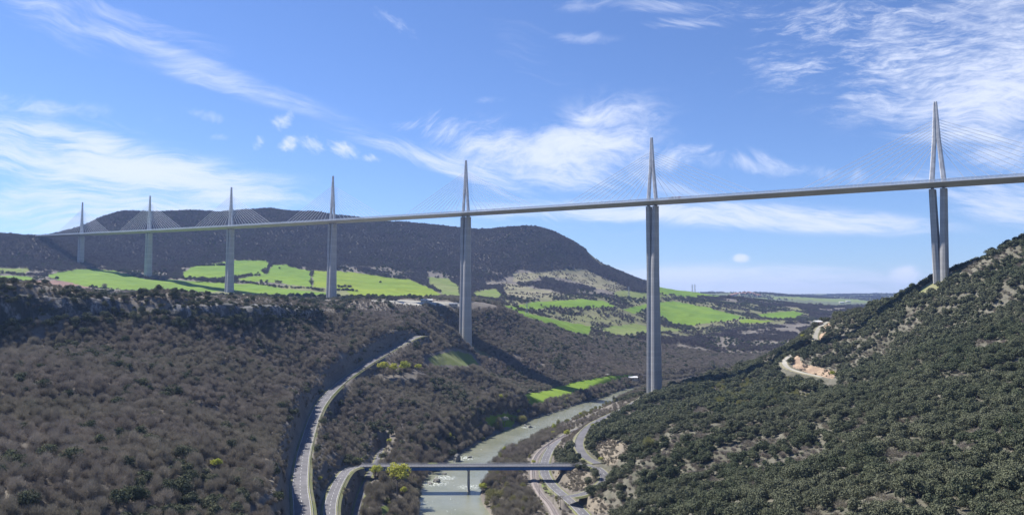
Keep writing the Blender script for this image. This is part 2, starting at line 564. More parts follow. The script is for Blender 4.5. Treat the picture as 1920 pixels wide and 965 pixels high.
# right hill
cp((1920, 447, 740), (1850, 482, 765), (1790, 516, 795), (1700, 547, 860), (1640, 575, 920), (1600, 594, 980), (1555, 603, 1030), (1500, 640, 1060), (1440, 672, 1080), (1380, 696, 1090), (1300, 716, 1100),
   (1250, 728, 1060), (2100, 400, 700), (2300, 330, 640),
   (1920, 965, 262), (1700, 965, 285), (1500, 965, 320), (1300, 965, 375), (1200, 965, 420), (2200, 965, 240), (1920, 1200, 190), (1500, 1200, 220), (1200, 1200, 300), (2200, 700, 400),
   (1920, 820, 355), (1700, 820, 410), (1500, 820, 480), (1300, 820, 560), (1200, 850, 560), (1180, 900, 500), (1920, 700, 465), (1700, 700, 580), (1500, 740, 660), (1300, 770, 700), (1220, 790, 720),
   (1920, 580, 620), (1800, 600, 680), (1700, 620, 760), (1600, 660, 830), (1570, 700, 790), (1600, 630, 890), (1500, 720, 740), (1400, 730, 820), (1400, 710, 960), (1300, 740, 880), (1230, 760, 860), (1215, 745, 960), (1450, 700, 900))
cw((500, 960, 128), (620, 1000, 150), (430, 1150, 60), (600, 1300, 60), (350, 1300, 15), (250, 1350, 6), (500, 1500, 10), (800, 1100, 190), (900, 1500, 120), (800, 1900, 60),
   (230, 1100, 18), (45, 540, 12), (62, 590, 18), (45, 650, 12), (52, 700, 10), (75, 760, 12), (100, 800, 18), (60, 480, 11), (40, 420, 10), (100, 420, 28), (0, 380, 8), (60, 300, 30), (0, 250, 12), (30, 200, 25), (-30, 200, 25), (0, 60, 40))
cw((140, 960, 10), (118, 900, 8), (160, 1010, 12), (170, 1090, 8), (150, 985, 10))

# ------------------------------------------------------------------ river banks (photo pixels at water level, z = 0)
BANK_L = [(770, 1200), (778, 1050), (783, 965), (786, 925), (797, 898), (822, 876), (860, 851), (918, 818), (967, 797), (995, 785), (1035, 774), (1070, 762), (1095, 754), (1125, 746), (1163, 732), (1212, 720), (1262, 711), (1330, 703), (1420, 697)]
BANK_R = [(960, 1200), (938, 1050), (922, 970), (904, 940), (903, 915), (916, 886), (928, 866), (945, 850), (978, 834), (1012, 816), (1037, 801), (1066, 789), (1088, 778), (1118, 767), (1160, 748), (1212, 731), (1262, 721), (1330, 711), (1420, 704)]


def smooth_line(pts, step=4.0):
    """Catmull-Rom through 3D points, resampled"""
    P_ = np.array(pts, float)
    P_ = np.vstack([2 * P_[0] - P_[1], P_, 2 * P_[-1] - P_[-2]])
    out = []
    for i in range(1, len(P_) - 2):
        p0, p1, p2, p3 = P_[i - 1:i + 3]
        n = max(2, int(np.linalg.norm((p2 - p1)[:2]) / step))
        for t in np.arange(n) / n:
            out.append(.5 * ((2 * p1) + (-p0 + p2) * t + (2 * p0 - 5 * p1 + 4 * p2 - p3) * t * t + (-p0 + 3 * p1 - 3 * p2 + p3) * t ** 3))
    out.append(P_[-2])
    return np.array(out)


bl = np.array([atz(*p, 0) for p in BANK_L])
br = np.array([atz(*p, 0) for p in BANK_R])
def resample(L_, n):
    d = np.concatenate([[0], np.cumsum(np.linalg.norm(np.diff(L_[:, :2], axis=0), axis=1))])
    t_ = np.linspace(0, d[-1], n)
    return np.stack([np.interp(t_, d, L_[:, k]) for k in range(3)], 1)


blw, brw = smooth_line(bl, 5.0), smooth_line(br, 5.0)
riv = smooth_line([np.append((a + b)[:2] / 2, np.linalg.norm((b - a)[:2]) / 2) for a, b in zip(bl, br)], 5.0)   # x, y, half width

# ------------------------------------------------------------------ roads: centre lines
ROADS = {
    'upper': ([at(*p) for p in ((566, 1100, 300), (567, 965, 370), (563, 900, 450), (574, 830, 565), (600, 760, 700), (640, 716, 790), (690, 681, 870), (740, 652, 935), (774, 634, 975), (790, 628, 995), (798, 632, 1012))], 4.2, 9),
    'lower': ([at(*p) for p in ((628, 1080, 350), (618, 965, 425), (626, 922, 485), (643, 889, 540), (658, 877, 575), (676, 873, 588))], 3.4, 7),
    'junction': ([at(*p) for p in ((1090, 871, 590), (1112, 873, 590), (1130, 884, 575), (1134, 897, 562), (1124, 910, 550), (1098, 924, 530), (1066, 930, 514))], 3.4, 7),
    'valley': ([at(*p) for p in ((1121, 868, 596), (1098, 855, 622), (1086, 834, 665), (1093, 812, 720), (1113, 793, 775), (1142, 778, 830), (1172, 764, 885), (1196, 750, 945), (1222, 738, 1000), (1270, 722, 1090))], 3.4, 8),
    'main': ([atz(*p, 8.0) for p in ((1180, 1060), (1094, 962), (1063, 933), (1037, 910), (1023, 889), (1021, 870), (1026, 852), (1037, 834), (1052, 820), (1078, 806), (1110, 793))], 3.5, 6),
    'rail': ([atz(*p, 8.3) for p in ((1085, 1060), (1037, 955), (1016, 928), (1004, 908), (1000, 889), (1001, 870), (1005, 855), (1018, 840), (1038, 826), (1060, 815), (1092, 801))], 2.2, 5),
    'path': ([atz(*p, 9.5) for p in ((655, 1060), (668, 965), (677, 928), (690, 895), (706, 865), (713, 846), (718, 838))], 2.0, 5),
    'track': ([at(*p) for p in ((1560, 712, 782), (1532, 704, 800), (1500, 697, 822), (1478, 689, 842), (1471, 678, 864), (1482, 667, 890), (1512, 652, 920), (1529, 641, 938), (1529, 629, 962), (1536, 614, 990), (1552, 602, 1020))], 2.6, 9),
}
ROADLINES = {k: smooth_line(v[0], 3.0) for k, v in ROADS.items()}
for k in ROADLINES:                                  # even out gradients
    L_ = ROADLINES[k]
    for _ in range(12):
        L_[1:-1, 2] = (L_[:-2, 2] + L_[1:-1, 2] * 2 + L_[2:, 2]) / 4
    CP.extend(list(L_[::18]))

# ------------------------------------------------------------------ height field, sampled on a grid that is finer near the valley
CPA = np.array(CP)
keep = []
for i, p in enumerate(CPA):                          # drop near duplicates
    if all(np.linalg.norm((p - CPA[j])[:2]) > 3.0 for j in keep):
        keep.append(i)
CPA = CPA[keep]


def warp(x, y):
    rr = np.sqrt(x * x + y * y)
    return np.arctan2(x, y), np.log(np.maximum(rr, 1))


cu_, cv_ = warp(CPA[:, 0], CPA[:, 1])
EPS2 = 0.015 ** 2


def kern(du, dv):
    return np.sqrt(du * du + dv * dv + EPS2)


K = kern(cu_[:, None] - cu_, cv_[:, None] - cv_)
n_ = len(CPA)
A_ = np.zeros((n_ + 1, n_ + 1))
A_[:n_, :n_] = K - np.eye(n_) * 0.002
A_[:n_, n_] = A_[n_, :n_] = 1
W_ = np.linalg.solve(A_, np.append(CPA[:, 2], 0))

ua = np.concatenate([np.linspace(-2.2, -.76, 50)[:-1], np.linspace(-.76, .76, 961), np.linspace(.76, 2.2, 50)[1:]])
ya = np.exp(np.concatenate([np.linspace(math.log(50), math.log(230), 50)[:-1], np.linspace(math.log(230), math.log(3500), 921), np.linspace(math.log(3500), math.log(16000), 110)[1:]]))
NU, NY = len(ua), len(ya)


def rbf(x, y):
    u, v = warp(x, y)
    out = np.full(x.shape, W_[n_])
    for i in range(n_):
        out += W_[i] * kern(u - cu_[i], v - cv_[i])
    return out


iu = np.unique(np.concatenate([np.arange(0, NU, 3), [NU - 1]]))
iy = np.unique(np.concatenate([np.arange(0, NY, 3), [NY - 1]]))
UU, YY = np.meshgrid(ua[iu], ya[iy])
Zc = rbf(UU * YY, YY)
# smooth a little so that no ridge shows at a control point
for _ in range(2):
    Zp = np.pad(Zc, 1, 'edge')
    Zc = (Zp[1:-1, 1:-1] * 2 + Zp[:-2, 1:-1] + Zp[2:, 1:-1] + Zp[1:-1, :-2] + Zp[1:-1, 2:]) / 6
Zt = np.array([np.interp(ua, ua[iu], row) for row in Zc])
Z = np.array([np.interp(ya, ya[iy], Zt[:, j]) for j in range(NU)]).T
GU, GY = np.meshgrid(ua, ya)
GX = GU * GY
Z = np.clip(Z, 2.0, 620)
PX, PY = project(GX, GY, Z)

# relief: gullies and bumps, none in the flats
rel = (fbm(GX / 48, GY / 48, 3, 4) - .5) * 11 + (np.abs(fbm(GX / 120 + 5, GY / 120, 9, 3) - .5) - .12) * -34
rel2 = (np.abs(fbm(GX / 420, GY / 420, 19, 4) - .5) - .1) * -70 + (fbm(GX / 120, GY / 120, 29, 4) - .5) * 26
relief = rel * sstep(Z, 12, 35) * (1 - .6 * sstep(GY, 1100, 1500)) + rel2 * sstep(Z, 245, 300) * sstep(GY, 2150, 2500) * .8
dpier = np.full(GX.shape, 1e9)
for s in S_PIER:
    p = via(s)
    dpier = np.minimum(dpier, np.hypot(GX - p[0], GY - p[1]))
dfl = sstep(dpier, 25, 90)
Z = Z + relief * dfl


def line_dist(line, mask, cols=3):
    idx = np.nonzero(mask)
    x, y = GX[idx], GY[idx]
    best = np.full(x.shape, 1e9)
    val = np.zeros(x.shape)
    for p in line:
        d = (x - p[0]) ** 2 + (y - p[1]) ** 2
        m_ = d < best
        best[m_] = d[m_]
        val[m_] = p[2]
    return idx, np.sqrt(best), val


# river bed
def inside_world(x, y, poly):
    res = np.zeros(x.shape, bool)
    n = len(poly)
    for i in range(n):
        x1, y1 = poly[i][:2]
        x2, y2 = poly[(i + 1) % n][:2]
        if y1 == y2:
            continue
        c = ((y1 > y) != (y2 > y)) & (x < (x2 - x1) * (y - y1) / (y2 - y1) + x1)
        res ^= c
    return res


rpoly = np.vstack([blw, brw[::-1]])
mask = (GY > 200) & (GY < rpoly[:, 1].max() + 60) & (GX > rpoly[:, 0].min() - 60) & (GX < rpoly[:, 0].max() + 60)
idx, d, _ = line_dist(rpoly, mask)
ins = inside_world(GX[idx], GY[idx], rpoly)
edge = np.where(ins, -d, d)
bankz = -2.5 + sstep(edge, -6, 3) * 3.6
zz = Z[idx]
t = sstep(edge, 2, 24)
Z[idx] = np.where(edge < 2, bankz, bankz * (1 - t) + zz * t)
RIV_EDGE = np.full(GX.shape, 1e3)
RIV_EDGE[idx] = edge

for k, amp_ in (('upper', 7), ('lower', 3)):         # rock cut on the uphill side
    hw_, L_ = ROADS[k][1], ROADLINES[k]
    mask = (GX > L_[:, 0].min() - 50) & (GX < L_[:, 0].max() + 5) & (GY > L_[:, 1].min() - 40) & (GY < L_[:, 1].max())
    idx, d, zr = line_dist(L_, mask)
    gx_, gy_ = GX[idx], GY[idx]
    up = gx_ < np.interp(gy_, L_[:, 1], L_[:, 0])
    amp = amp_ * (.8 + .4 * vnoise(gy_ / 40, gy_ * 0, 5)) * sstep(L_[-1, 1] - gy_, 10, 60)
    Z[idx] += np.where(up, amp * sstep(d, hw_ + 3, hw_ + 8) * (1 - sstep(d, 16, 40)), 0)
ROAD_D = np.full(GX.shape, 1e3)
ROAD_ID = np.full(GX.shape, -1)
for ri, (k, (pts, hw_, blend)) in enumerate(ROADS.items()):
    L_ = ROADLINES[k]
    mask = (GX > L_[:, 0].min() - 40) & (GX < L_[:, 0].max() + 40) & (GY > L_[:, 1].min() - 40) & (GY < L_[:, 1].max() + 40)
    idx, d, zr = line_dist(L_, mask)
    blend = {'upper': 5, 'lower': 6}.get(k, blend)
    t = sstep(d, hw_ + 1.2, hw_ + 1.2 + blend)
    w_ = RIV_EDGE[idx] > -1
    newz = (zr - .45) * (1 - t) + Z[idx] * t
    Z[idx] = np.where(w_, newz, Z[idx])
    rd = ROAD_D[idx]
    ROAD_ID[idx] = np.where(d - hw_ < rd, ri, ROAD_ID[idx])
    ROAD_D[idx] = np.minimum(rd, d - hw_)

PX, PY = project(GX, GY, Z)


def ground(x, y):
    """height of the ground at world x, y (arrays)"""
    x, y = np.atleast_1d(np.asarray(x, float)), np.atleast_1d(np.asarray(y, float))
    u = x / y
    fu = np.interp(u, ua, np.arange(NU))
    fy = np.interp(y, ya, np.arange(NY))
    i0 = np.clip(fu.astype(int), 0, NU - 2)
    j0 = np.clip(fy.astype(int), 0, NY - 2)
    a, b = fu - i0, fy - j0
    return (Z[j0, i0] * (1 - a) + Z[j0, i0 + 1] * a) * (1 - b) + (Z[j0 + 1, i0] * (1 - a) + Z[j0 + 1, i0 + 1] * a) * b


def near(arr, x, y):
    u = x / y
    i = np.clip(np.rint(np.interp(u, ua, np.arange(NU))).astype(int), 0, NU - 1)
    j = np.clip(np.rint(np.interp(y, ya, np.arange(NY))).astype(int), 0, NY - 1)
    return arr[j, i]


def hit(px, py, ymin=200, ymax=12000):
    """first ground point along the line of sight"""
    r = ray(px, py)
    ys = np.exp(np.arange(math.log(ymin), math.log(ymax), .0015))
    zs = CZ + r[2] / r[1] * ys
    xs = r[0] / r[1] * ys
    g_ = ground(xs, ys)
    k = np.nonzero(g_ >= zs)[0]
    k = k[0] if len(k) else len(ys) - 1
    return Vector((xs[k], ys[k], g_[k]))


def inpoly(px, py, poly):
    res = np.zeros(px.shape, bool)
    n = len(poly)
    for i in range(n):
        x1, y1 = poly[i]
        x2, y2 = poly[(i + 1) % n]
        if y1 == y2:
            continue
        c = ((y1 > py) != (y2 > py)) & (px < (x2 - x1) * (py - y1) / (y2 - y1) + x1)
        res ^= c
    return res


# ------------------------------------------------------------------ land cover: outlines measured in the photo, carried to the ground they lie on
# name, colour key, min distance, max distance, outline
COVER = [
    ('green_field', 'g1', 1500, 2600, [(85, 516), (120, 508), (170, 503), (215, 508), (270, 523), (330, 528), (425, 545), (380, 548), (300, 547), (240, 546), (170, 540), (130, 530), (95, 522)]),
    ('green_field', 'g2', 1500, 2600, [(-60, 502), (60, 503), (45, 512), (-60, 514)]),
    ('green_field', 'g1', 1400, 2600, [(-60, 514), (50, 517), (68, 524), (50, 527), (-60, 525)]),
    ('ploughed_field', 'soil', 1200, 1800, [(60, 526), (100, 526), (170, 531), (165, 541), (90, 537), (55, 534)]),
    ('green_field', 'g1', 1700, 2600, [(340, 511), (365, 499), (440, 488), (500, 489), (505, 495), (492, 510), (500, 515), (440, 520), (400, 525), (345, 521)]),
    ('green_field', 'g1', 1700, 2600, [(510, 497), (540, 496), (545, 501), (583, 508), (583, 538), (545, 534), (500, 528), (470, 528), (440, 523), (497, 515)]),
    ('green_field', 'g3', 1600, 2600, [(586, 507), (650, 509), (700, 516), (765, 524), (800, 537), (828, 553), (780, 555), (660, 556), (650, 545), (630, 540), (586, 539)]),
    ('green_field', 'g1', 1550, 2300, [(300, 523), (345, 526), (420, 531), (480, 533), (560, 545), (612, 548), (612, 554), (540, 553), (480, 551), (430, 546), (385, 538), (330, 530)]),
    ('green_field', 'g2', 1500, 2300, [(320, 541), (380, 543), (375, 550), (320, 548)]),
    ('green_field', 'g2', 1600, 2600, [(800, 519), (840, 522), (861, 537), (864, 556), (835, 554), (806, 536)]),
    ('green_field', 'g2', 1700, 2600, [(886, 547), (930, 541), (940, 552), (932, 560), (890, 558)]),
    ('dry_meadow', 'dry', 2000, 2700, [(940, 530), (985, 537), (1060, 552), (1060, 558), (985, 560), (948, 556)]),
    ('green_field', 'g2', 2000, 2800, [(948, 538), (985, 541), (1055, 554), (1030, 558), (985, 558), (948, 552)]),
    ('scree_slope', 'dry', 2300, 3300, [(960, 512), (1000, 512), (1060, 505), (1095, 505), (1130, 520), (1160, 532), (1180, 540), (1150, 548), (1110, 538), (1060, 522), (1010, 520), (985, 530), (962, 528)]),
    ('green_field', 'g2', 2200, 3000, [(1145, 549), (1170, 544), (1235, 552), (1268, 557), (1215, 559), (1160, 557)]),
    ('green_field', 'g1', 2700, 3600, [(1228, 530), (1260, 540), (1330, 549), (1390, 556), (1340, 558), (1280, 556), (1245, 552), (1215, 545)]),
    ('green_field', 'g1', 1750, 2500, [(965, 574), (1000, 566), (1090, 561), (1130, 564), (1157, 575), (1095, 577), (1030, 577), (985, 581)]),
    ('green_field', 'g1', 1380, 2100, [(928, 570), (960, 573), (1000, 590), (1060, 603), (1110, 612), (1100, 630), (1070, 627), (1040, 612), (985, 598), (950, 580)]),
    ('dry_meadow', 'dry2', 1650, 2200, [(1045, 596), (1090, 590), (1140, 598), (1160, 606), (1110, 612), (1070, 606)]),
    ('green_field', 'g2', 1600, 2300, [(1125, 615), (1180, 607), (1270, 616), (1278, 620), (1225, 625), (1150, 628)]),
    ('green_field', 'g1', 1950, 3000, [(1238, 566), (1262, 565), (1330, 577), (1398, 596), (1340, 604), (1290, 611), (1262, 606), (1248, 598), (1215, 578), (1190, 588), (1165, 580), (1210, 570)]),
    ('green_field', 'g3', 2200, 3200, [(1385, 600), (1400, 597), (1450, 602), (1420, 607), (1385, 605)]),
    ('green_field', 'g1', 2300, 3400, [(1415, 590), (1445, 586), (1490, 583), (1505, 588), (1490, 598), (1440, 597)]),
    ('green_field', 'g2', 3500, 9000, [(1430, 563), (1480, 566), (1560, 572), (1600, 576), (1520, 578), (1450, 571)]),
    ('green_field', 'g2', 4500, 9000, [(1395, 558), (1430, 559), (1470, 556), (1530, 559), (1600, 561), (1640, 566), (1570, 567), (1480, 562)]),
    ('meadow', 'g4', 980, 1420, [(975, 756), (985, 738), (1020, 732), (1080, 716), (1115, 708), (1165, 703), (1200, 704), (1170, 712), (1110, 727), (1060, 743), (1030, 752), (990, 764)]),
    ('meadow', 'g3', 780, 1000, [(905, 783), (950, 772), (975, 782), (955, 800), (915, 800)]),
    ('rough_pasture', 'dry3', 1600, 3000, [(930, 553), (1250, 553), (1500, 578), (1530, 600), (1400, 614), (1280, 634), (1110, 634), (950, 582)]),
    ('rough_pasture', 'dry2', 1600, 2500, [(640, 538), (860, 552), (880, 562), (640, 562), (300, 548), (300, 526)]),
    ('green_plain', 'far', 3300, 16000, [(1200, 500), (3000, 500), (3000, 640), (1200, 640)]),
    ('gravel_yard', 'yard', 1150, 1450, [(684, 562), (752, 561), (800, 565), (870, 566), (866, 574), (780, 573), (720, 569)]),
    ('quarry_cut', 'cut', 700, 1100, [(1488, 672), (1498, 668), (1505, 683), (1550, 692), (1572, 700), (1560, 711), (1530, 704), (1503, 697), (1484, 688)]),
    ('quarry_cut', 'cut', 880, 1060, [(1532, 630), (1548, 624), (1546, 638), (1532, 646), (1522, 646)]),
    ('quarry_cut', 'cut', 940, 1100, [(1545, 608), (1560, 596), (1560, 604), (1550, 618), (1540, 622)]),
    ('rocky_bank', 'cut2', 560, 700, [(1110, 836), (1135, 822), (1170, 830), (1185, 850), (1160, 862), (1150, 880), (1138, 872), (1120, 858)]),
    ('rocky_bank', 'cut2', 480, 600, [(1040, 880), (1060, 872), (1100, 884), (1112, 900), (1100, 914), (1075, 920), (1052, 908), (1038, 895)]),
    ('rocky_bank', 'cut2', 400, 520, [(1078, 936), (1100, 930), (1130, 935), (1150, 960), (1120, 965), (1100, 955)]),
    ('grass_verge', 'g5', 500, 640, [(1008, 885), (1014, 885), (1018, 905), (1035, 925), (1028, 930), (1010, 905)]),
    ('grass_verge', 'g5', 420, 560, [(712, 948), (728, 945), (736, 962), (722, 985), (708, 965)]),
    ('grass_verge', 'g5', 900, 1300, [(800, 672), (850, 656), (886, 666), (898, 684), (860, 686), (815, 686)]),
    ('rocky_brow', 'dry', 2500, 3500, [(1092, 458), (1110, 466), (1126, 484), (1150, 498), (1128, 500), (1104, 480)]),
]
COLORS = {
    'g1': ((.150, .235, .030), (.115, .200, .032)), 'g2': ((.150, .200, .055), (.180, .205, .075)), 'g3': ((.195, .255, .030), (.150, .225, .030)),
    'g4': ((.115, .205, .022), (.150, .220, .030)), 'g5': ((.15, .20, .05), (.16, .18, .08)), 'soil': ((.24, .15, .12), (.20, .13, .11)),
    'dry': ((.250, .230, .150), (.175, .170, .105)), 'dry2': ((.20, .21, .095), (.155, .16, .085)), 'far': ((.150, .175, .085), (.120, .125, .080)), 'dry3': ((.19, .19, .100), (.150, .150, .085)), 'yard': ((.40, .38, .33), (.28, .27, .23)),
    'cut': ((.38, .285, .200), (.28, .205, .150)), 'cut2': ((.25, .215, .165), (.17, .15, .12)),
}
cover = np.zeros(GX.shape, int)                      # 0 = open woodland ground
jx = (fbm(GX / 18, GY / 18, 51, 3) - .5) * 10 * np.minimum(1, 1500 / GY)
jy = (fbm(GX / 18, GY / 18, 61, 3) - .5) * 5 * np.minimum(1, 1500 / GY)
for ci, (nm, ck, y0, y1, poly) in enumerate(COVER):
    inside = inpoly(PX + jx, PY + jy, poly) & (GY > y0) & (GY < y1)
    cover[inside & (cover == 0)] = ci + 1
CLEAR, HILL = len(COVER) + 1, len(COVER) + 2
cover[(dpier < 22) & (cover == 0) & (GY < 1300)] = CLEAR
cover[(np.hypot(GX + 70, GY - 1215) < 40) & (cover == 0)] = CLEAR
_rx = np.interp(GY, riv[:, 1], riv[:, 0])
cover[(cover == 0) & (GX > _rx) & (GY < 1110 + (GX - 230) * -.15) & (Z > 14)] = HILL


def ground_mat(name, c1, c2, scale=.02, fine=.5, mottled=.35, c3=(.2, .19, .14)):
    m = bpy.data.materials.new(name)
    m.use_nodes = True
    g = NT(m.node_tree)
    b = g.t.nodes['Principled BSDF']
    b.inputs['Roughness'].default_value = .95
    b.inputs['Specular IOR Level'].default_value = .1
    geo = g.n('ShaderNodeNewGeometry')
    pos = geo.outputs['Position']
    col = g.mix(g.ramp(g.noise(pos, scale, 5, .6), .38, .62), c1, c2)
    col = g.mix(g.m('MULTIPLY', g.ramp(g.noise(pos, fine, 5, .65), .42, .68), mottled), col, c3)
    if name.startswith('ground_g'):                  # drill rows and tramlines of the crops
        wv = g.n('ShaderNodeTexWave', bands_direction='DIAGONAL')
        wv.inputs['Scale'].default_value = .016
        wv.inputs['Distortion'].default_value = 2.5
        wv.inputs['Detail'].default_value = 3
        wv.inputs['Detail Scale'].default_value = .3
        g.t.links.new(pos, wv.inputs['Vector'])
        col = g.mix(g.ramp(wv.outputs['Fac'], .75, 1.0, 0, .35), col, c3)
    g.t.links.new(col, b.inputs['Base Color'])
    bn = g.n('ShaderNodeBump')
    bn.inputs['Strength'].default_value = .5
    bn.inputs['Distance'].default_value = .5
    g.t.links.new(g.noise(pos, fine * 1.3, 5, .6), bn.inputs['Height'])
    g.t.links.new(bn.outputs[0], b.inputs['Normal'])
    return m


MG = {
    'terrain': ground_mat('woodland_ground', (.145, .130, .115), (.190, .172, .145), .03, .35, .5, (.09, .083, .07)),
    'hill': ground_mat('dry_hill_ground', (.105, .100, .076), (.165, .155, .125), .03, .30, .6, (.07, .075, .05)),
    'clear': ground_mat('worn_grass', (.17, .18, .08), (.21, .195, .13), .05, .4, .4, (.16, .16, .09)),
}
for k, (a, b) in COLORS.items():
    if k.startswith('g'):
        MG[k] = ground_mat('ground_' + k, a, b, .007, .045, .38, tuple(x * .72 for x in a))
    elif k in ('cut', 'cut2'):
        MG[k] = ground_mat('ground_' + k, a, b, .12, .5, .5, tuple(x * .45 for x in a))
    else:
        MG[k] = ground_mat('ground_' + k, a, b, .02, .12, .45, tuple(x * .5 for x in a))

V_ALL = np.stack([GX, GY, Z], -1).reshape(-1, 3)
ij = np.arange(NU * NY).reshape(NY, NU)
Q = np.stack([ij[:-1, :-1], ij[:-1, 1:], ij[1:, 1:], ij[1:, :-1]], -1).reshape(-1, 4)
fc = cover[:-1, :-1].reshape(-1)


def sheet(name, sel, mat, link=True):
    q = Q[sel]
    used = np.unique(q)
    mp = np.zeros(NU * NY, np.int64)
    mp[used] = np.arange(len(used))
    return mesh_np(name, V_ALL[used], mp[q], mat, smooth=True, link=link)


tag(sheet('terrain', (fc == 0), MG['terrain']), kind='structure')
tag(sheet('hillside', (fc == HILL), MG['hill']), kind='structure')
tag(sheet('terrain_clearing', fc == CLEAR, MG['clear']), kind='structure')
for ci, (nm, ck, y0, y1, poly) in enumerate(COVER):
    sel = fc == ci + 1
    if sel.sum() > 2:
        tag(sheet(nm, sel, MG[ck]), kind='structure')

# ------------------------------------------------------------------ river


def river():
    m = bpy.data.materials.new('river_water')
    m.use_nodes = True
    g = NT(m.node_tree)
    b = g.t.nodes['Principled BSDF']
    geo = g.n('ShaderNodeNewGeometry')
    pos = geo.outputs['Position']
    mp = g.n('ShaderNodeMapping')
    mp.inputs['Rotation'].default_value = (0, 0, R(-12))
    mp.inputs['Scale'].default_value = (1, .35, 1)
    g.t.links.new(pos, mp.inputs['Vector'])
    body = g.mix(g.ramp(g.noise(pos, .03, 4, .6), .35, .65), (.185, .196, .140), (.225, .232, .172))
    foam = g.ramp(g.noise(mp.outputs[0], .55, 6, .72, .8), .615, .70)
    patch = g.ramp(g.noise(pos, .035, 3, .5), .42, .62, .10, 1)
    f = g.m('MULTIPLY', foam, patch)
    near_rocks = None
    for (px, py, r_) in ((868, 858, 16), (815, 905, 16), (880, 912, 12), (990, 800, 12), (835, 895, 12)):
        p = atz(px, py, 0)
        sp = g.n('ShaderNodeVectorMath', operation='DISTANCE')
        g.t.links.new(pos, sp.inputs[0])
        sp.inputs[1].default_value = tuple(p)
        a = g.ramp(sp.outputs['Value'], r_, 3, 0, 1)
        near_rocks = a if near_rocks is None else g.m('MAXIMUM', near_rocks, a)
    f2 = g.m('MULTIPLY', near_rocks, g.ramp(g.noise(mp.outputs[0], .7, 5, .7, .6), .45, .62))
    f = g.m('MAXIMUM', f, f2)
    col = g.mix(g.m('MULTIPLY', f, .8), body, (.62, .66, .62))
    g.t.links.new(col, b.inputs['Base Color'])
    g.t.links.new(g.m('ADD', g.m('MULTIPLY', f, .5), .14), b.inputs['Roughness'])
    b.inputs['Specular IOR Level'].default_value = .5
    bn = g.n('ShaderNodeBump')
    bn.inputs['Strength'].default_value = .6
    bn.inputs['Distance'].default_value = .22
    g.t.links.new(g.noise(mp.outputs[0], .8, 6, .65, .5), bn.inputs['Height'])
    g.t.links.new(bn.outputs[0], b.inputs['Normal'])
    n = 220
    A1, B1 = resample(blw, n), resample(brw, n)
    vs = []
    for i in range(n):
        for k in np.linspace(-.12, 1.12, 9):
            q = A1[i] * (1 - k) + B1[i] * k
            vs.append((q[0], q[1], 0.0))
    f_ = [[i * 9 + j, i * 9 + j + 1, (i + 1) * 9 + j + 1, (i + 1) * 9 + j] for i in range(n - 1) for j in range(8)]
    o = mesh_np('river', np.array(vs), np.array(f_), m, smooth=True)
    tag(o, kind='structure')


river()

# ------------------------------------------------------------------ roads


def ribbon(line, offs, dz=0.0, s0=0, s1=None):
    """strip along a centre line between two side offsets"""
    L_ = line[s0:s1]
    n = len(L_)
    vs = []
    for i in range(n):
        a, c = L_[max(0, i - 1)], L_[min(n - 1, i + 1)]
        t_ = (c - a)[:2]
        t_ /= np.linalg.norm(t_) + 1e-9
        nn = np.array([t_[1], -t_[0]])
        for o in offs:
            q = L_[i][:2] + nn * o
            vs.append((q[0], q[1], L_[i][2] + dz))
    k = len(offs)
    fs = [[i * k + j, i * k + j + 1, (i + 1) * k + j + 1, (i + 1) * k + j] for i in range(n - 1) for j in range(k - 1)]
    return vs, fs


def dashes(line, off, w, on, offl, dz):
    mb = MB()
    i = 0
    while i + on < len(line):
        v_, f_ = ribbon(line, (off - w / 2, off + w / 2), dz, i, i + on + 1)
        mb.add(v_, f_)
        i += on + offl
    return mb


def dense(line, step=1.5):
    d = np.concatenate([[0], np.cumsum(np.linalg.norm(np.diff(line[:, :2], axis=0), axis=1))])
    t_ = np.arange(0, d[-1], step)
    return np.stack([np.interp(t_, d, line[:, k]) for k in range(3)], 1)


SEG = {}
for k, mark in (('upper', 'dash'), ('lower', 'dash'), ('main', 'dash'), ('valley', None), ('junction', 'dash'), ('path', None), ('track', None)):
    L_ = dense(ROADLINES[k])
    SEG[k] = L_
    hw_ = ROADS[k][1]
    lift = {'junction': .016, 'valley': .008}.get(k, 0)
    v_, f_ = ribbon(L_, (-hw_, -hw_ * .4, hw_ * .4, hw_), lift)
    mat = M['asphalt'] if k not in ('path', 'track') else (M['asphalt'] if k == 'path' else MG['yard'])
    o = mesh_np('road' if k not in ('path', 'track') else 'path', np.array(v_), np.array(f_), mat)
    tag(o, kind='structure')
    # shoulders sloping into the ground
    mb = MB()
    for sgn in (-1, 1):
        vs, fs = [], []
        v1, _ = ribbon(L_, (sgn * hw_,), lift)
        v2, _ = ribbon(L_, (sgn * (hw_ + 1.1),), -.05)
        v3, _ = ribbon(L_, (sgn * (hw_ + 2.6),), -.9)
        for a, b, c in zip(v1, v2, v3):
            vs += [a, b, c]
        fs = [[i * 3 + j, i * 3 + j + 1, (i + 1) * 3 + j + 1, (i + 1) * 3 + j] for i in range(len(v1) - 1) for j in (0, 1)]
        mb.add(vs, fs)
    tag(mb.build('road_shoulder', MG['dry'] if k in ('track',) else MG['clear']), kind='structure')
    if mark == 'dash':
        mb = dashes(L_, 0, .16, 2, 4, lift + .02)
        for sgn in (-1, 1):
            v_, f_ = ribbon(L_, (sgn * (hw_ - .40), sgn * (hw_ - .29)), lift + .02)
            mb.add(v_, f_)
        tag(mb.build('road_markings', M['paint_white']), kind='structure')


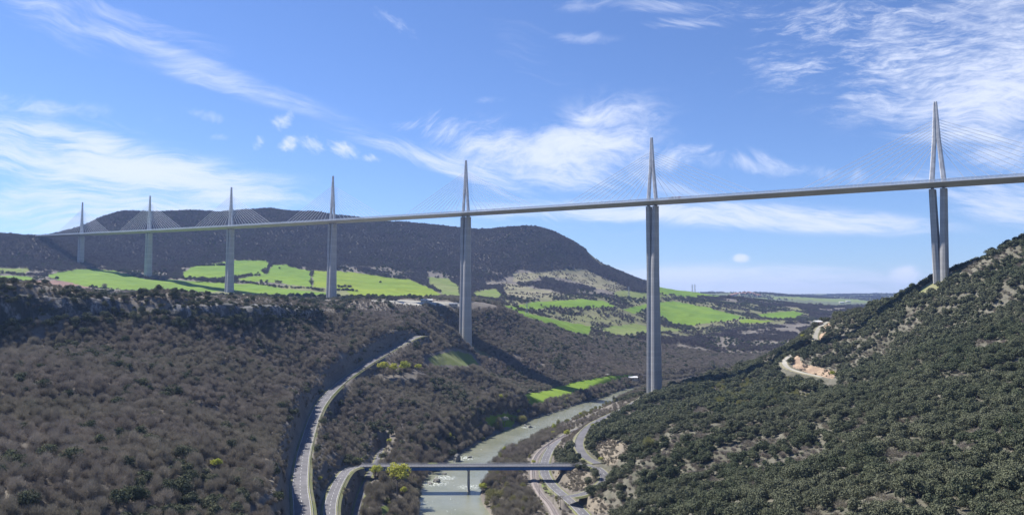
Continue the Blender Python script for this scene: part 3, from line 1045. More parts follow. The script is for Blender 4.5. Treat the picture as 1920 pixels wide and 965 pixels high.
def rail_track():
    root = empty('railway_track', (0, 0, 0))
    tag(root, 'single railway line curving beside the road on the river side', 'railway')
    L_ = dense(ROADLINES['rail'], 1.2)
    v_, f_ = ribbon(L_, (-2.6, -1.5, 1.5, 2.6), .0)
    v_ = [(x, y, z - (.35 if i % 4 in (0, 3) else 0)) for i, (x, y, z) in enumerate(v_)]
    mesh_np('ballast', np.array(v_), np.array(f_), M['gravel'], root)
    for sg in (-1, 1):
        mb = MB()
        v_, f_ = ribbon(L_, (sg * .72 - .05, sg * .72 + .05), .32)
        mb.add(v_, f_)
        for o in (-.05, .05):
            a, _ = ribbon(L_, (sg * .72 + o,), .32)
            b, _ = ribbon(L_, (sg * .72 + o,), .10)
            vs = [p for ab in zip(a, b) for p in ab]
            mb.add(vs, [[2 * i, 2 * i + 1, 2 * i + 3, 2 * i + 2] for i in range(len(a) - 1)])
        mb.build('rail', M['rust'], root)
    mb = MB()
    for i in range(0, len(L_) - 1, 1):
        a, c = L_[i], L_[i + 1]
        mb.box((a[0], a[1], a[2] + .07), (2.5, .3, .12), math.atan2(c[1] - a[1], c[0] - a[0]) - math.pi / 2)
    mb.build('sleepers', M['bridge_concrete'], root)


rail_track()


def guard_rail(key, side, s0, s1, label):
    L_ = SEG[key][s0:s1]
    hw_ = ROADS[key][1] + .55
    root = empty('guard_rail', tuple(L_[0]))
    tag(root, label, 'guard rail', 'guard rails')
    off = Vector(root.location)
    mb = MB()
    for z0, z1 in ((.45, .75),):
        a, _ = ribbon(L_, (side * hw_,), z0)
        b, _ = ribbon(L_, (side * hw_,), z1)
        c, _ = ribbon(L_, (side * (hw_ + .08),), z1)
        d, _ = ribbon(L_, (side * (hw_ + .08),), z0)
        vs = [Vector(p) - off for q in zip(a, b, c, d) for p in q]
        mb.add(vs, [[4 * i + j, 4 * i + (j + 1) % 4, 4 * i + 4 + (j + 1) % 4, 4 * i + 4 + j] for i in range(len(a) - 1) for j in range(4)])
    mb.build('beam', M['galv'], root)
    a, _ = ribbon(L_, (side * (hw_ + .15),), .35)
    first = None
    for i, p in enumerate(a[::3][:100]):
        if first is None:
            first = MB().box((0, 0, 0), (.12, .12, 1.2)).build('post', M['galv'], root)
            o = first
        else:
            o = bpy.data.objects.new('post', first.data)
            COL.objects.link(o)
            o.parent = root
        o.location = Vector(p) - off - Vector((0, 0, .2))
    if len(a[::3]) > 100:
        mb = MB()
        for p in a[::3][100:]:
            q = Vector(p) - off
            mb.box((q.x, q.y, q.z - .2), (.12, .12, 1.2))
        tag(mb.build('further_posts', M['galv'], root), kind='stuff')


guard_rail('upper', 1, 20, 430, 'long steel guard rail on the river side of the upper road')
guard_rail('lower', 1, 10, 130, 'steel guard rail on the river side of the lower road before the blue bridge')
guard_rail('valley', -1, 10, 110, 'dark guard rail on the outer bend of the side road behind the bridge')
guard_rail('main', -1, 60, 260, 'pale guard rail between the railway and the main road')

# ------------------------------------------------------------------ big viaduct
via_root = empty('cable_stayed_viaduct', tuple(via(546, 0)))
tag(via_root, 'long pale cable-stayed motorway viaduct with seven masts crossing the valley', 'viaduct')
VO = Vector(via_root.location)


def vframe(s):
    p = Vector(via(s))
    q = Vector(via(s + 1))
    a = (q - p).normalized()
    ax = Vector((a.x, a.y, 0)).normalized()
    tr = Vector((ax.y, -ax.x, 0))                     # transverse: pointing away from the camera side
    return p, ax, tr


def vp(s, t, z):
    """point of the deck frame: distance s, side offset t, height z over the girder soffit"""
    p, ax, tr = vframe(s)
    return p + tr * t + Vector((0, 0, z)) - VO


S_END = 2492
ss = np.arange(-150, S_END + .1, 8.0)
sec = [(-2.4, 0), (2.4, 0), (14.6, 3.0), (15.9, 3.5), (15.9, 4.1), (13.8, 4.25), (-13.8, 4.25), (-15.9, 4.1), (-15.9, 3.5), (-14.6, 3.0)]
mb = MB()
mb.loft([[vp(s, t, z) for t, z in sec] for s in ss])
deck = mb.build('deck', M['deck_steel'], via_root)
# road surface on the deck
for sg in (-1, 1):
    mb = MB()
    vs = [vp(s, sg * o, 4.27) for s in ss for o in (1.6, 12.6)]
    mb.add(vs, [[2 * i, 2 * i + 1, 2 * i + 3, 2 * i + 2] for i in range(len(ss) - 1)])
    mb.build('carriageway', M['asphalt'], deck)
# wind screens with posts
for sg in (-1, 1):
    mb = MB()
    for z0 in (4.35, 4.95, 5.55, 6.15, 6.75):
        vs = []
        for s in ss:
            vs += [vp(s, sg * 14.8, z0), vp(s, sg * 14.95, z0), vp(s, sg * 15.02, z0 + .42), vp(s, sg * 14.87, z0 + .42)]
        mb.add(vs, [[4 * i + j, 4 * i + (j + 1) % 4, 4 * i + 4 + (j + 1) % 4, 4 * i + 4 + j] for i in range(len(ss) - 1) for j in range(4)])
    for s in np.arange(-150, S_END, 4.17):
        mb.bar(vp(s, sg * 15.15, 3.9), vp(s, sg * 15.25, 7.4), .12)
    mb.build('wind_screen', M['screen'], deck)


def lobe_ring(sgn, a_in, a_out, T, z, p, ax, tr):
    """one column of a pier: a faceted section from a_in to a_out along the deck, T across"""
    w = a_out - a_in
    g_ = 2.8
    pts = [(a_in, .5 * T - .9), (a_in + g_, .50 * T), (a_out - 1.3, .50 * T), (a_out, .26 * T), (a_out, -.26 * T), (a_out - 1.3, -.50 * T), (a_in + g_, -.50 * T), (a_in, -.5 * T + .9)]
    if sgn < 0:
        pts = [(-a, t) for a, t in pts][::-1]
    return [p + ax * a + tr * t + Vector((0, 0, z)) - VO for a, t in pts]


def joined_ring(A, T, z, p, ax, tr):
    h = A / 2
    q = [(0, .50 * T - .9), (2.8, .50 * T), (h - 1.3, .50 * T), (h, .26 * T)]
    pts = q + [(a, -t) for a, t in q[::-1]] + [(-a, -t) for a, t in q[1:]] + [(-a, t) for a, t in q[1:][::-1]]
    return [p + ax * a + tr * t + Vector((0, 0, z)) - VO for a, t in pts]


MAST_H = 87.0
for k, (s, H) in enumerate(zip(S_PIER, H_PIER)):
    p, ax, tr = vframe(s)
    mb = MB()

    def T_at(depth):
        return 10.0 + 11.0 * (depth / 245.0)
    split = min(90.0, H - 5)
    zs = np.linspace(-H - 6, -split, 5)
    mb.loft([joined_ring(13.6 + .6 * (-z - split) / 155, T_at(-z), z, p, ax, tr) for z in zs])
    for sg in (-1, 1):
        rings = []
        for z in np.linspace(-split, -1.4, 5):
            f_ = (z + split) / split
            rings.append(lobe_ring(sg, .02 + 2.6 * f_, 6.8 + 1.6 * f_, T_at(-z), z, p, ax, tr))
        mb.loft(rings)
    pier = mb.build('pier', M['concrete'], via_root)
    for sg in (-1, 1):
        for tt in (-2, 2):
            c = p + ax * sg * 5.4 + tr * tt + Vector((0, 0, -.7)) - VO
            MB().box(c, (1.6, 1.6, 1.45), math.atan2(ax.y, ax.x)).build('bearing', M['dark_steel'], pier)
    mast = None
    mb = MB()
    z0, z1, z2 = 4.3, 4.3 + 46, 4.3 + MAST_H
    for sg in (-1, 1):
        def ring(a0, a1, t_, z):
            c_ = min(.8, (a1 - a0) * .3)
            pts = [(a0, t_ - c_), (a0 + c_, t_), (a1 - c_, t_), (a1, t_ - c_), (a1, -t_ + c_), (a1 - c_, -t_), (a0 + c_, -t_), (a0, -t_ + c_)]
            if sg < 0:
                pts = [(-a, t) for a, t in pts][::-1]
            return [p + ax * a + tr * t + Vector((0, 0, z)) - VO for a, t in pts]
        mb.loft([ring(3.4, 8.3, 1.9, z0 - .02), ring(.12, 4.1, 1.8, z1), ring(.12, 1.7, 1.4, z2)])
    # thin web joining both halves above the fork
    mb.loft([[p + ax * a + tr * t + Vector((0, 0, z)) - VO for a, t in ((-.3, -1.1), (.3, -1.1), (.3, 1.1), (-.3, 1.1))] for z in (z1 + 1, z2 - .6)])
    mast = mb.build('mast', M['mast_steel'], via_root)
    for sg in (-1, 1):
        for i in range(11):
            ds = 27 + 12.51 * i
            if k == 6 and sg > 0 and s + ds > S_END:
                continue
            hz = 4.3 + 36 + i * 3.15
            wdt = np.interp(hz, [z0, z1, z2], [8.3, 4.1, 1.7])
            a_ = p + ax * sg * (wdt - .25) + Vector((0, 0, hz)) - VO
            MB().bar(a_, vp(s + sg * ds, 0, 4.3), .27, 4).build('stay_cable', M['cable'], mast)

# ------------------------------------------------------------------ small blue bridge
PB0, PB1 = at(676, 873, 588), at(1092, 871, 590)


def small_bridge():
    a, b = Vector(PB0), Vector(PB1)
    a.z = b.z = (a.z + b.z) / 2
    Lg = (b - a).length
    rz = math.atan2((b - a).y, (b - a).x)
    root = empty('road_bridge', a, rz)
    tag(root, 'low road bridge with a blue steel girder and one pier in the river', 'bridge')
    mb = MB().box((Lg / 2, 0, -.2), (Lg, 8.4, .4))
    mb.box((Lg / 2, -4.35, .12), (Lg, .5, .42)).box((Lg / 2, 4.35, .12), (Lg, .5, .42))
    d = mb.build('deck', M['bridge_concrete'], root)
    MB().box((Lg / 2, 0, .035), (Lg + 1.5, 6.9, .06)).build('carriageway', M['asphalt'], d)
    for yy in (-3.95, 3.95):
        mb = MB().box((Lg / 2 + 1, yy, -1.5), (Lg - 5, .35, 2.15))
        mb.box((Lg / 2 + 1, yy, -2.6), (Lg - 5, .95, .12)).box((Lg / 2 + 1, yy, -.47), (Lg - 5, .8, .12))
        for x in np.arange(5, Lg - 3, 4.0):
            mb.box((x, yy, -1.5), (.12, .8, 2.05))
        mb.build('girder', M['girder'], root)
    mb = MB()
    for x in np.arange(6, Lg - 4, 8.0):
        mb.box((x, 0, -1.5), (.25, 7.5, .35))
    mb.build('cross_beams', M['girder'], root)
    for yy in (-4.35, 4.35):
        mb = MB()
        for x in np.arange(.6, Lg, 2.4):
            mb.box((x, yy, .85), (.14, .14, 1.1))
        for z in (.62, .95, 1.32):
            mb.box((Lg / 2, yy, z), (Lg, .09, .10))
        mb.build('railing', M['galv'], root)
    pf = atz(879, 917, 0)
    xl = (Vector(pf) - a).dot(Vector((math.cos(rz), math.sin(rz), 0)))
    mb = MB()
    mb.loft([[(xl + 1.0 * math.cos(t_) * r_, 2.3 * math.sin(t_) * r_, z) for t_ in np.arange(12) * math.pi / 6] for z, r_ in ((-a.z - 2.6, 1.15), (-a.z + .8, 1.1), (-3.3, .85))])
    mb.box((xl, 0, -2.98), (2.2, 8.6, .64))
    mb.build('pier', M['bridge_concrete'], root)
    for x in (1.2, Lg - 1.2):
        mb = MB().box((x, 0, -3.6), (3.6, 8.2, 5.8))
        mb.box((x, -4.6, -2.0), (5.5, .6, 3.2)).box((x, 4.6, -2.0), (5.5, .6, 3.2))
        mb.build('abutment', M['bridge_concrete'], root)
    x = (at(760, 900, 588)[0] - a.x)
    mb = MB().box((x, 0, -9.5), (1.6, 4.2, 13.2))
    mb.build('pier', M['bridge_concrete'], root)


small_bridge()

# ------------------------------------------------------------------ cliff


def cliff():
    n, m_ = 420, 70
    top = smooth_line([at(*q) for q in CL_TOP], 2.0)
    bot = smooth_line([at(*q) for q in CL_BOT], 2.0)

    def res(L_):
        d = np.concatenate([[0], np.cumsum(np.linalg.norm(np.diff(L_, axis=0), axis=1))])
        t_ = np.linspace(0, d[-1], n)
        return np.stack([np.interp(t_, d, L_[:, k]) for k in range(3)], 1)
    top, bot = res(top), res(bot)
    i, j = np.meshgrid(np.arange(n), np.arange(m_))
    f_ = j / (m_ - 1)
    P_ = bot[i] * (1 - f_[..., None]) + top[i] * f_[..., None]
    P_[..., 2] += (f_ - .5) * 6 * (1 - f_) * 0
    t_ = np.gradient(top, axis=0)
    nn = np.stack([t_[:, 1], -t_[:, 0]], 1)
    nn /= np.linalg.norm(nn, axis=1)[:, None]
    sl = np.concatenate([[0], np.cumsum(np.linalg.norm(np.diff(top, axis=0), axis=1))])[i]
    zz = P_[..., 2]
    but = (np.abs(fbm(sl / 34, zz / 120, 71, 3) - .5) * 2) ** .8 * 9          # buttresses and clefts
    fine = fbm(sl / 4.5, zz / 14, 75, 4) * 3.2
    ledge = np.floor(zz / 7 + fbm(sl / 12, zz * 0, 77, 2) * 2) * .0
    bel = np.sin(np.pi * np.clip(f_, 0, 1)) ** .6
    off = 1.5 + (4.5 - but * .8 + fine) * bel
    top_f = sstep(f_, .9, 1.0)
    P_[..., 0] += nn[i, 0] * off * (1 - top_f) - nn[i, 0] * 5 * top_f
    P_[..., 1] += nn[i, 1] * off * (1 - top_f) - nn[i, 1] * 5 * top_f
    P_[..., 2] -= 4 * (1 - sstep(f_, 0, .1))
    P_[..., 2] += (fbm(sl / 16, sl * 0, 79, 3) - .6) * 7 * sstep(f_, .4, 1)
    m = bpy.data.materials.new('limestone_cliff')
    m.use_nodes = True
    g = NT(m.node_tree)
    b = g.t.nodes['Principled BSDF']
    b.inputs['Roughness'].default_value = .95
    geo = g.n('ShaderNodeNewGeometry')
    pos = geo.outputs['Position']
    mp = g.n('ShaderNodeMapping')
    mp.inputs['Scale'].default_value = (1, 1, .35)
    g.t.links.new(pos, mp.inputs['Vector'])
    col = g.mix(g.ramp(g.noise(mp.outputs[0], .16, 6, .65), .4, .62), (.07, .068, .066), (.235, .23, .222))
    col = g.mix(g.ramp(g.noise(mp.outputs[0], .6, 5, .7), .5, .62), col, (.05, .05, .046))
    col = g.mix(g.ramp(g.noise(mp.outputs[0], .07, 5, .65), .46, .58), col, (.045, .05, .042))
    col = g.mix(g.ramp(g.noise(pos, .045, 3, .6), .64, .72, 0, .5), col, (.26, .16, .10))
    g.t.links.new(col, b.inputs['Base Color'])
    bn = g.n('ShaderNodeBump')
    bn.inputs['Strength'].default_value = 1
    bn.inputs['Distance'].default_value = 1.4
    g.t.links.new(g.noise(mp.outputs[0], .5, 6, .7), bn.inputs['Height'])
    g.t.links.new(bn.outputs[0], b.inputs['Normal'])
    ids = np.arange(n * m_).reshape(m_, n)
    fs = np.stack([ids[:-1, :-1], ids[:-1, 1:], ids[1:, 1:], ids[1:, :-1]], -1).reshape(-1, 4)
    o = mesh_np('cliff', P_.reshape(-1, 3), fs, m)
    tag(o, kind='structure')
    return top, bot, nn


cl_top, cl_bot, cl_n = cliff()

# ------------------------------------------------------------------ tree shapes


def rot_rand(k):
    v = rng.normal(size=(k, 3))
    return v / np.linalg.norm(v, axis=1)[:, None]


def limbs_mesh(h, spread, n_limb, seed, r0=.22, crown_base=.3):
    """tapered trunk with limbs; returns verts, tri/quads (as quads) and limb end points"""
    rs = random.Random(seed)
    mb = MB()
    lean = Vector((rs.uniform(-.06, .06) * h, rs.uniform(-.06, .06) * h, 0))
    fork = h * crown_base
    base = Vector((0, 0, -.8))
    top = lean * .5 + Vector((0, 0, fork))
    mb.bar(base, top, r0 * 1.2, 6, r0 * .8)
    top2 = lean + Vector((0, 0, h * .78))
    mb.bar(top, top2, r0 * .75, 5, r0 * .15)
    ends = [top2]
    for i in range(n_limb):
        t_ = rs.uniform(.0, .6)
        a0 = top.lerp(top2, t_)
        an = i * 2.4 + rs.uniform(-.4, .4)
        ln = spread * rs.uniform(.65, 1.0)
        e = a0 + Vector((math.cos(an) * ln, math.sin(an) * ln, h * rs.uniform(.12, .36)))
        e.z = min(e.z, h * .92)
        mid = a0.lerp(e, .5) + Vector((0, 0, rs.uniform(.0, .08) * h))
        mb.bar(a0, mid, r0 * .42, 4, r0 * .28)
        mb.bar(mid, e, r0 * .28, 4, r0 * .1)
        ends += [e, mid.lerp(e, .5)]
    return mb, ends


def twig_crown(h, rad, n, seed, width=.10, length=1.3, base=.22, lump=.35, up=.55):
    """thin blades standing in an uneven crown volume"""
    g_ = np.random.default_rng(seed)
    d = g_.normal(size=(n, 3))
    d /= np.linalg.norm(d, axis=1)[:, None]
    # lumpy radius
    ld = g_.normal(size=(7, 3))
    ld /= np.linalg.norm(ld, axis=1)[:, None]
    lump_f = 1 + lump * (np.max(d @ ld.T, axis=1) - .75)
    r = g_.random(n) ** (1 / 2.2) * lump_f
    cz = h * (base + 1) / 2
    hz = h * (1 - base) / 2
    c = np.stack([d[:, 0] * r * rad, d[:, 1] * r * rad, cz + d[:, 2] * r * hz], 1)
    dr = d * .8 + np.array([0, 0, up]) + g_.normal(size=(n, 3)) * .35
    dr /= np.linalg.norm(dr, axis=1)[:, None]
    sd = np.cross(dr, g_.normal(size=(n, 3)))
    sd /= np.linalg.norm(sd, axis=1)[:, None]
    ln = length * (.6 + .8 * g_.random(n))[:, None]
    w = width * (.6 + .8 * g_.random(n))[:, None]
    v = np.stack([c - dr * ln * .5 - sd * w * .5, c - dr * ln * .5 + sd * w * .5, c + dr * ln * .5], 1).reshape(-1, 3)
    f_ = np.arange(n * 3).reshape(-1, 3)
    return v, f_


def leaf_crown(h, rad, n, seed, leaf=.45, base=.05, nl=16, lob=.5):
    """leaf sprays spread over many small lobes that make one uneven crown"""
    g_ = np.random.default_rng(seed)
    cs = []
    for i in range(nl):
        dd = g_.normal(size=3)
        dd /= np.linalg.norm(dd)
        dd[2] = abs(dd[2]) * .9 - .15
        rr = g_.random() ** .5 * (1 - lob * .55)
        cs.append((dd[0] * rr * rad, dd[1] * rr * rad, h * (base + .5 * (1 - base)) + dd[2] * rr * h * (1 - base) * .62))
    cs = np.array(cs)
    lr = rad * lob * (.65 + .6 * g_.random(nl))
    which = g_.integers(0, nl, n)
    d = g_.normal(size=(n, 3))
    d[:, 2] += .35
    d /= np.linalg.norm(d, axis=1)[:, None]
    r = lr[which][:, None] * (.72 + .33 * g_.random((n, 1)))
    c = cs[which] + d * r * np.array([1, 1, .85])
    c[:, 2] = np.maximum(c[:, 2], .1)
    nr = d + g_.normal(size=(n, 3)) * .55
    nr /= np.linalg.norm(nr, axis=1)[:, None]
    a = np.cross(nr, g_.normal(size=(n, 3)))
    a /= np.linalg.norm(a, axis=1)[:, None]
    b = np.cross(nr, a)
    s_ = leaf * (.6 + .8 * g_.random((n, 1)))
    v = np.stack([c - a * s_, c - b * s_ * .7, c + a * s_, c + b * s_ * .7], 1).reshape(-1, 3)
    return v, np.arange(n * 4).reshape(-1, 4)


def combine(name, mb, v, f_, mat_a, mat_b):
    """trunk and crown in one mesh, for trees too small to show parts"""
    me = bpy.data.meshes.new(name)
    nv = len(mb.v)
    faces = mb.f + [[int(i) + nv for i in q] for q in f_]
    me.from_pydata(mb.v + [tuple(map(float, p)) for p in v], [], faces)
    me.materials.append(mat_a)
    me.materials.append(mat_b)
    mi = np.zeros(len(faces), np.int32)
    mi[len(mb.f):] = 1
    me.polygons.foreach_set('material_index', mi)
    me.update()
    return me


PROTO = {}      # kind -> list of (trunk mesh, crown mesh, joined mesh)


def make_proto(kind, count, fn):
    L_ = []
    for i in range(count):
        mb, v, f_, mat = fn(i)
        tm = bpy.data.meshes.new(kind + '_trunk')
        tm.from_pydata(mb.v, [], mb.f)
        tm.materials.append(M['bark'])
        cm = bpy.data.meshes.new(kind + '_crown')
        cm.from_pydata([tuple(map(float, p)) for p in v], [], [list(map(int, q)) for q in f_])
        cm.materials.append(mat)
        L_.append((tm, cm, combine(kind, mb, v, f_, M['bark'], mat)))
    PROTO[kind] = L_


def p_bare(i):
    h, r_ = ((8.6, 3.6), (7.4, 4.0), (9.6, 3.3), (6.6, 3.4), (8.0, 4.3), (7.2, 3.0))[i % 6]
    mb, _ = limbs_mesh(h, r_ * 1.0, 10, 100 + i, .2)
    v, f_ = twig_crown(h, r_, 1500, 200 + i, .10, 1.5, .08, .75, .9)
    return mb, v, f_, M['twig']


def p_bare_far(i):
    h, r_ = (8.0, 4.2) if i % 2 else (7.0, 3.8)
    mb, _ = limbs_mesh(h, r_ * .7, 3, 130 + i, .2)
    v, f_ = twig_crown(h, r_, 330, 230 + i, .34, 1.8, .05, .6, .7)
    return mb, v, f_, M['twig_far']


def p_bare_mid(i):
    h, r_ = (8.4, 4.1) if i % 2 else (7.4, 3.7)
    mb, _ = limbs_mesh(h, r_ * .7, 4, 140 + i, .2)
    v, f_ = twig_crown(h, r_, 560, 240 + i, .22, 1.7, .05, .7, .8)
    return mb, v, f_, M['twig']


def p_oak(i):
    h, r_ = ((4.6, 2.9), (5.6, 3.3), (3.6, 2.5), (5.0, 3.8), (4.2, 2.6))[i % 5]
    mb, _ = limbs_mesh(h, r_ * .6, 4, 150 + i, .16, .2)
    v, f_ = leaf_crown(h, r_, 1300, 250 + i, .27, .02, 18, .46)
    return mb, v, f_, M['oak']


def p_oak_far(i):
    h, r_ = ((4.8, 3.1), (5.4, 3.4), (4.0, 2.8))[i % 3]
    mb, _ = limbs_mesh(h, r_ * .5, 2, 160 + i, .16, .2)
    v, f_ = leaf_crown(h, r_, 420, 260 + i, .46, .02, 12, .5)
    return mb, v, f_, M['oak']


def p_grey_shrub(i):
    h, r_ = (2.8, 2.0) if i % 2 else (2.0, 1.6)
    mb, _ = limbs_mesh(h, r_ * .7, 4, 170 + i, .08, .1)
    v, f_ = twig_crown(h, r_, 420, 270 + i, .10, .8, .0)
    return mb, v, f_, M['twig']


def p_spring(i):
    h, r_ = (9.5, 4.0) if i % 2 else (8.0, 3.4)
    mb, _ = limbs_mesh(h, r_ * .85, 9, 180 + i, .26)
    v, f_ = leaf_crown(h, r_, 1300, 280 + i, .24, .28, 26, .30)
    return mb, v, f_, M['spring']


def p_olive(i):
    h, r_ = (7.0, 3.0) if i % 2 else (5.0, 2.6)
    mb, _ = limbs_mesh(h, r_ * .8, 6, 190 + i, .16)
    v, f_ = twig_crown(h, r_, 1300, 290 + i, .15, .8, .12)
    return mb, v, f_, M['olive']


def p_poplar(i):
    h, r_ = (15.0, 4.2) if i % 2 else (12.5, 3.8)
    mb, _ = limbs_mesh(h, r_ * .8, 10, 195 + i, .3, .18)
    v, f_ = twig_crown(h, r_, 2400, 295 + i, .13, 1.7, .12, .5, 1.1)
    return mb, v, f_, M['twig']


make_proto('bare_tree', 6, p_bare)
make_proto('bare_tree_mid', 4, p_bare_mid)
make_proto('bare_tree_far', 4, p_bare_far)
make_proto('holm_oak', 5, p_oak)
make_proto('holm_oak_far', 3, p_oak_far)
make_proto('grey_shrub', 3, p_grey_shrub)
make_proto('spring_tree', 3, p_spring)
make_proto('olive_shrub', 3, p_olive)
make_proto('riverside_tree', 3, p_poplar)


def proto_collection(kind):
    c = bpy.data.collections.new('kinds_of_' + kind)
    for i, (_, _, jm) in enumerate(PROTO[kind]):
        o = bpy.data.objects.new(kind + '_shape', jm)
        c.objects.link(o)
    return c


PCOL = {}


def scatter(name, kind, pts, scale, rz):
    """one object of many plants (points with a size and a turn)"""
    if len(pts) == 0:
        return None
    if kind not in PCOL:
        PCOL[kind] = proto_collection(kind)
    me = bpy.data.meshes.new(name)
    me.vertices.add(len(pts))
    me.vertices.foreach_set('co', np.asarray(pts, np.float32).ravel())
    a = me.attributes.new('size', 'FLOAT_VECTOR', 'POINT')
    a.data.foreach_set('vector', np.asarray(scale, np.float32).ravel())
    a = me.attributes.new('turn', 'FLOAT_VECTOR', 'POINT')
    tv_ = np.zeros((len(pts), 3), np.float32)
    tv_[:, 2] = rz
    tv_[:, 0] = rng.normal(size=len(pts)) * .06
    tv_[:, 1] = rng.normal(size=len(pts)) * .06
    a.data.foreach_set('vector', tv_.ravel())
    me.update()
    o = bpy.data.objects.new(name, me)
    COL.objects.link(o)
    ng = bpy.data.node_groups.new(name + '_growth', 'GeometryNodeTree')
    ng.interface.new_socket('Geometry', in_out='INPUT', socket_type='NodeSocketGeometry')
    ng.interface.new_socket('Geometry', in_out='OUTPUT', socket_type='NodeSocketGeometry')
    gi, go = ng.nodes.new('NodeGroupInput'), ng.nodes.new('NodeGroupOutput')
    ci = ng.nodes.new('GeometryNodeCollectionInfo')
    ci.inputs['Collection'].default_value = PCOL[kind]
    ci.inputs['Separate Children'].default_value = True
    ci.inputs['Reset Children'].default_value = True
    ip = ng.nodes.new('GeometryNodeInstanceOnPoints')
    ip.inputs['Pick Instance'].default_value = True
    at1 = ng.nodes.new('GeometryNodeInputNamedAttribute')
    at1.data_type = 'FLOAT_VECTOR'
    at1.inputs['Name'].default_value = 'size'
    at2 = ng.nodes.new('GeometryNodeInputNamedAttribute')
    at2.data_type = 'FLOAT_VECTOR'
    at2.inputs['Name'].default_value = 'turn'
    ng.links.new(gi.outputs[0], ip.inputs['Points'])
    ng.links.new(ci.outputs[0], ip.inputs['Instance'])
    ng.links.new(at1.outputs['Attribute'], ip.inputs['Scale'])
    ng.links.new(at2.outputs['Attribute'], ip.inputs['Rotation'])
    ng.links.new(ip.outputs[0], go.inputs[0])
    md = o.modifiers.new('growth', 'NODES')
    md.node_group = ng
    tag(o, kind='stuff')
    return o


# ------------------------------------------------------------------ where plants grow
# horizon test so that ground nobody could see from near the camera stays unplanted
elev = (Z + 9 - CZ) / GY
run = np.maximum.accumulate(np.where(True, (Z - CZ) / GY, 0), axis=0)
VIS = elev + 14 / GY >= np.vstack([run[:1], run[:-1]])


# room kept for the trees that stand out: world x, y, radius
KEEP = [(at(px, 900, Y)[0], Y, r_) for px, Y, r_ in ((745, 548, 9), (745, 535, 7), (705, 575, 5), (703, 562, 5), (700, 455, 5), (765, 470, 5), (748, 615, 5), (812, 650, 6), (812, 640, 5), (905, 575, 4), (925, 545, 5), (1063, 760, 4))]
KEEP += [(hit(px, py).x, hit(px, py).y - 4, 9) for px, py in ((716, 705), (735, 707), (752, 706), (770, 702), (786, 697), (946, 798), (978, 796), (930, 806), (960, 790), (405, 885))]


def jitter_points(x0, x1, y0, y1, step, seed, also=()):
    g_ = np.random.default_rng(seed)
    xs, ys = np.meshgrid(np.arange(x0, x1, step), np.arange(y0, y1, step * .87))
    xs = xs + (np.arange(ys.shape[0])[:, None] % 2) * step * .5
    xs = xs.ravel() + g_.uniform(-.42, .42, xs.size) * step
    ys = ys.ravel() + g_.uniform(-.42, .42, ys.size) * step
    m_ = (np.abs(xs / ys) < .80) & (ys > 180)
    xs, ys = xs[m_], ys[m_]
    m_ = near(VIS, xs, ys) & np.isin(near(cover, xs, ys), [0, HILL] + [i + 1 for i, c in enumerate(COVER) if c[1] in also]) & (near(ROAD_D, xs, ys) > 2.6) & (near(RIV_EDGE, xs, ys) > 1.5)
    for kx, ky, kr in KEEP:
        m_ &= (xs - kx) ** 2 + (ys - ky) ** 2 > kr * kr
    xs, ys = xs[m_], ys[m_]
    zs = ground(xs, ys)
    px, py = project(xs, ys, zs)
    m_ = ~(inpoly(px, py, [(790, 668), (850, 652), (890, 664), (905, 690), (860, 690), (800, 690)]) & (ys > 900) & (ys < 1300))
    xs, ys = xs[m_], ys[m_]
    return xs, ys, ground(xs, ys)


def right_side(x, y):
    """ground east of the river (the near hill with evergreen oaks)"""
    rx = np.interp(y, riv[:, 1], riv[:, 0])
    return (x > rx) & (y < 1110 + (x - 230) * -.15)


BIG = []          # individuals: kind, x, y, z, scale, rz, tone


def rnd_scale(n, lo, hi, seed):
    g_ = np.random.default_rng(seed)
    s_ = g_.uniform(lo, hi, n)
    return np.stack([s_ * g_.uniform(.9, 1.12, n), s_ * g_.uniform(.9, 1.12, n), s_ * g_.uniform(.85, 1.15, n)], 1)


def frame_ok(x, y, z, mpx=10):
    px, py = project(x, y, z + 3)
    return (px > mpx) & (px < 1920 - mpx) & (py > 300) & (py < 965 + 25)


def plant(name, kind, far_kind, x, y, z, lo, hi, seed, n_ind, label, cat, group, split=(620, 1e9), mid_kind=None, indiv_name=None, cand=None, mul=None):
    sc = rnd_scale(len(x), lo, hi, seed)
    if mul is not None:
        sc *= mul[:, None]
    rz = np.random.default_rng(seed + 1).uniform(0, 6.28, len(x))
    size = sc[:, 0] / y
    ok = frame_ok(x, y, z)
    if cand is not None:
        ok = ok & cand
    order = np.argsort(-(size * ok))
    ind = order[:n_ind] if n_ind else np.array([], int)
    ind = ind[ok[ind]] if len(ind) else ind
    isind = np.zeros(len(x), bool)
    isind[ind] = True
    g_ = np.random.default_rng(seed + 2)
    for i in ind:
        tm, cm, jm = PROTO[kind][g_.integers(0, len(PROTO[kind]))]
        o = bpy.data.objects.new(indiv_name or kind, tm)
        o.location = (x[i], y[i], z[i])
        o.scale = sc[i]
        o.rotation_euler = (0, 0, rz[i])
        COL.objects.link(o)
        c = bpy.data.objects.new('crown', cm)
        c.parent = o
        COL.objects.link(c)
        tag(o, label, cat, group)
    rest = ~isind
    P_ = np.stack([x, y, z - .1], 1)
    nr = rest & (y < split[0])
    fr = rest & (y >= split[0])
    scatter(name, kind, P_[nr], sc[nr], rz[nr])
    if fr.any():
        scatter(name + '_beyond', far_kind, P_[fr], sc[fr], rz[fr])


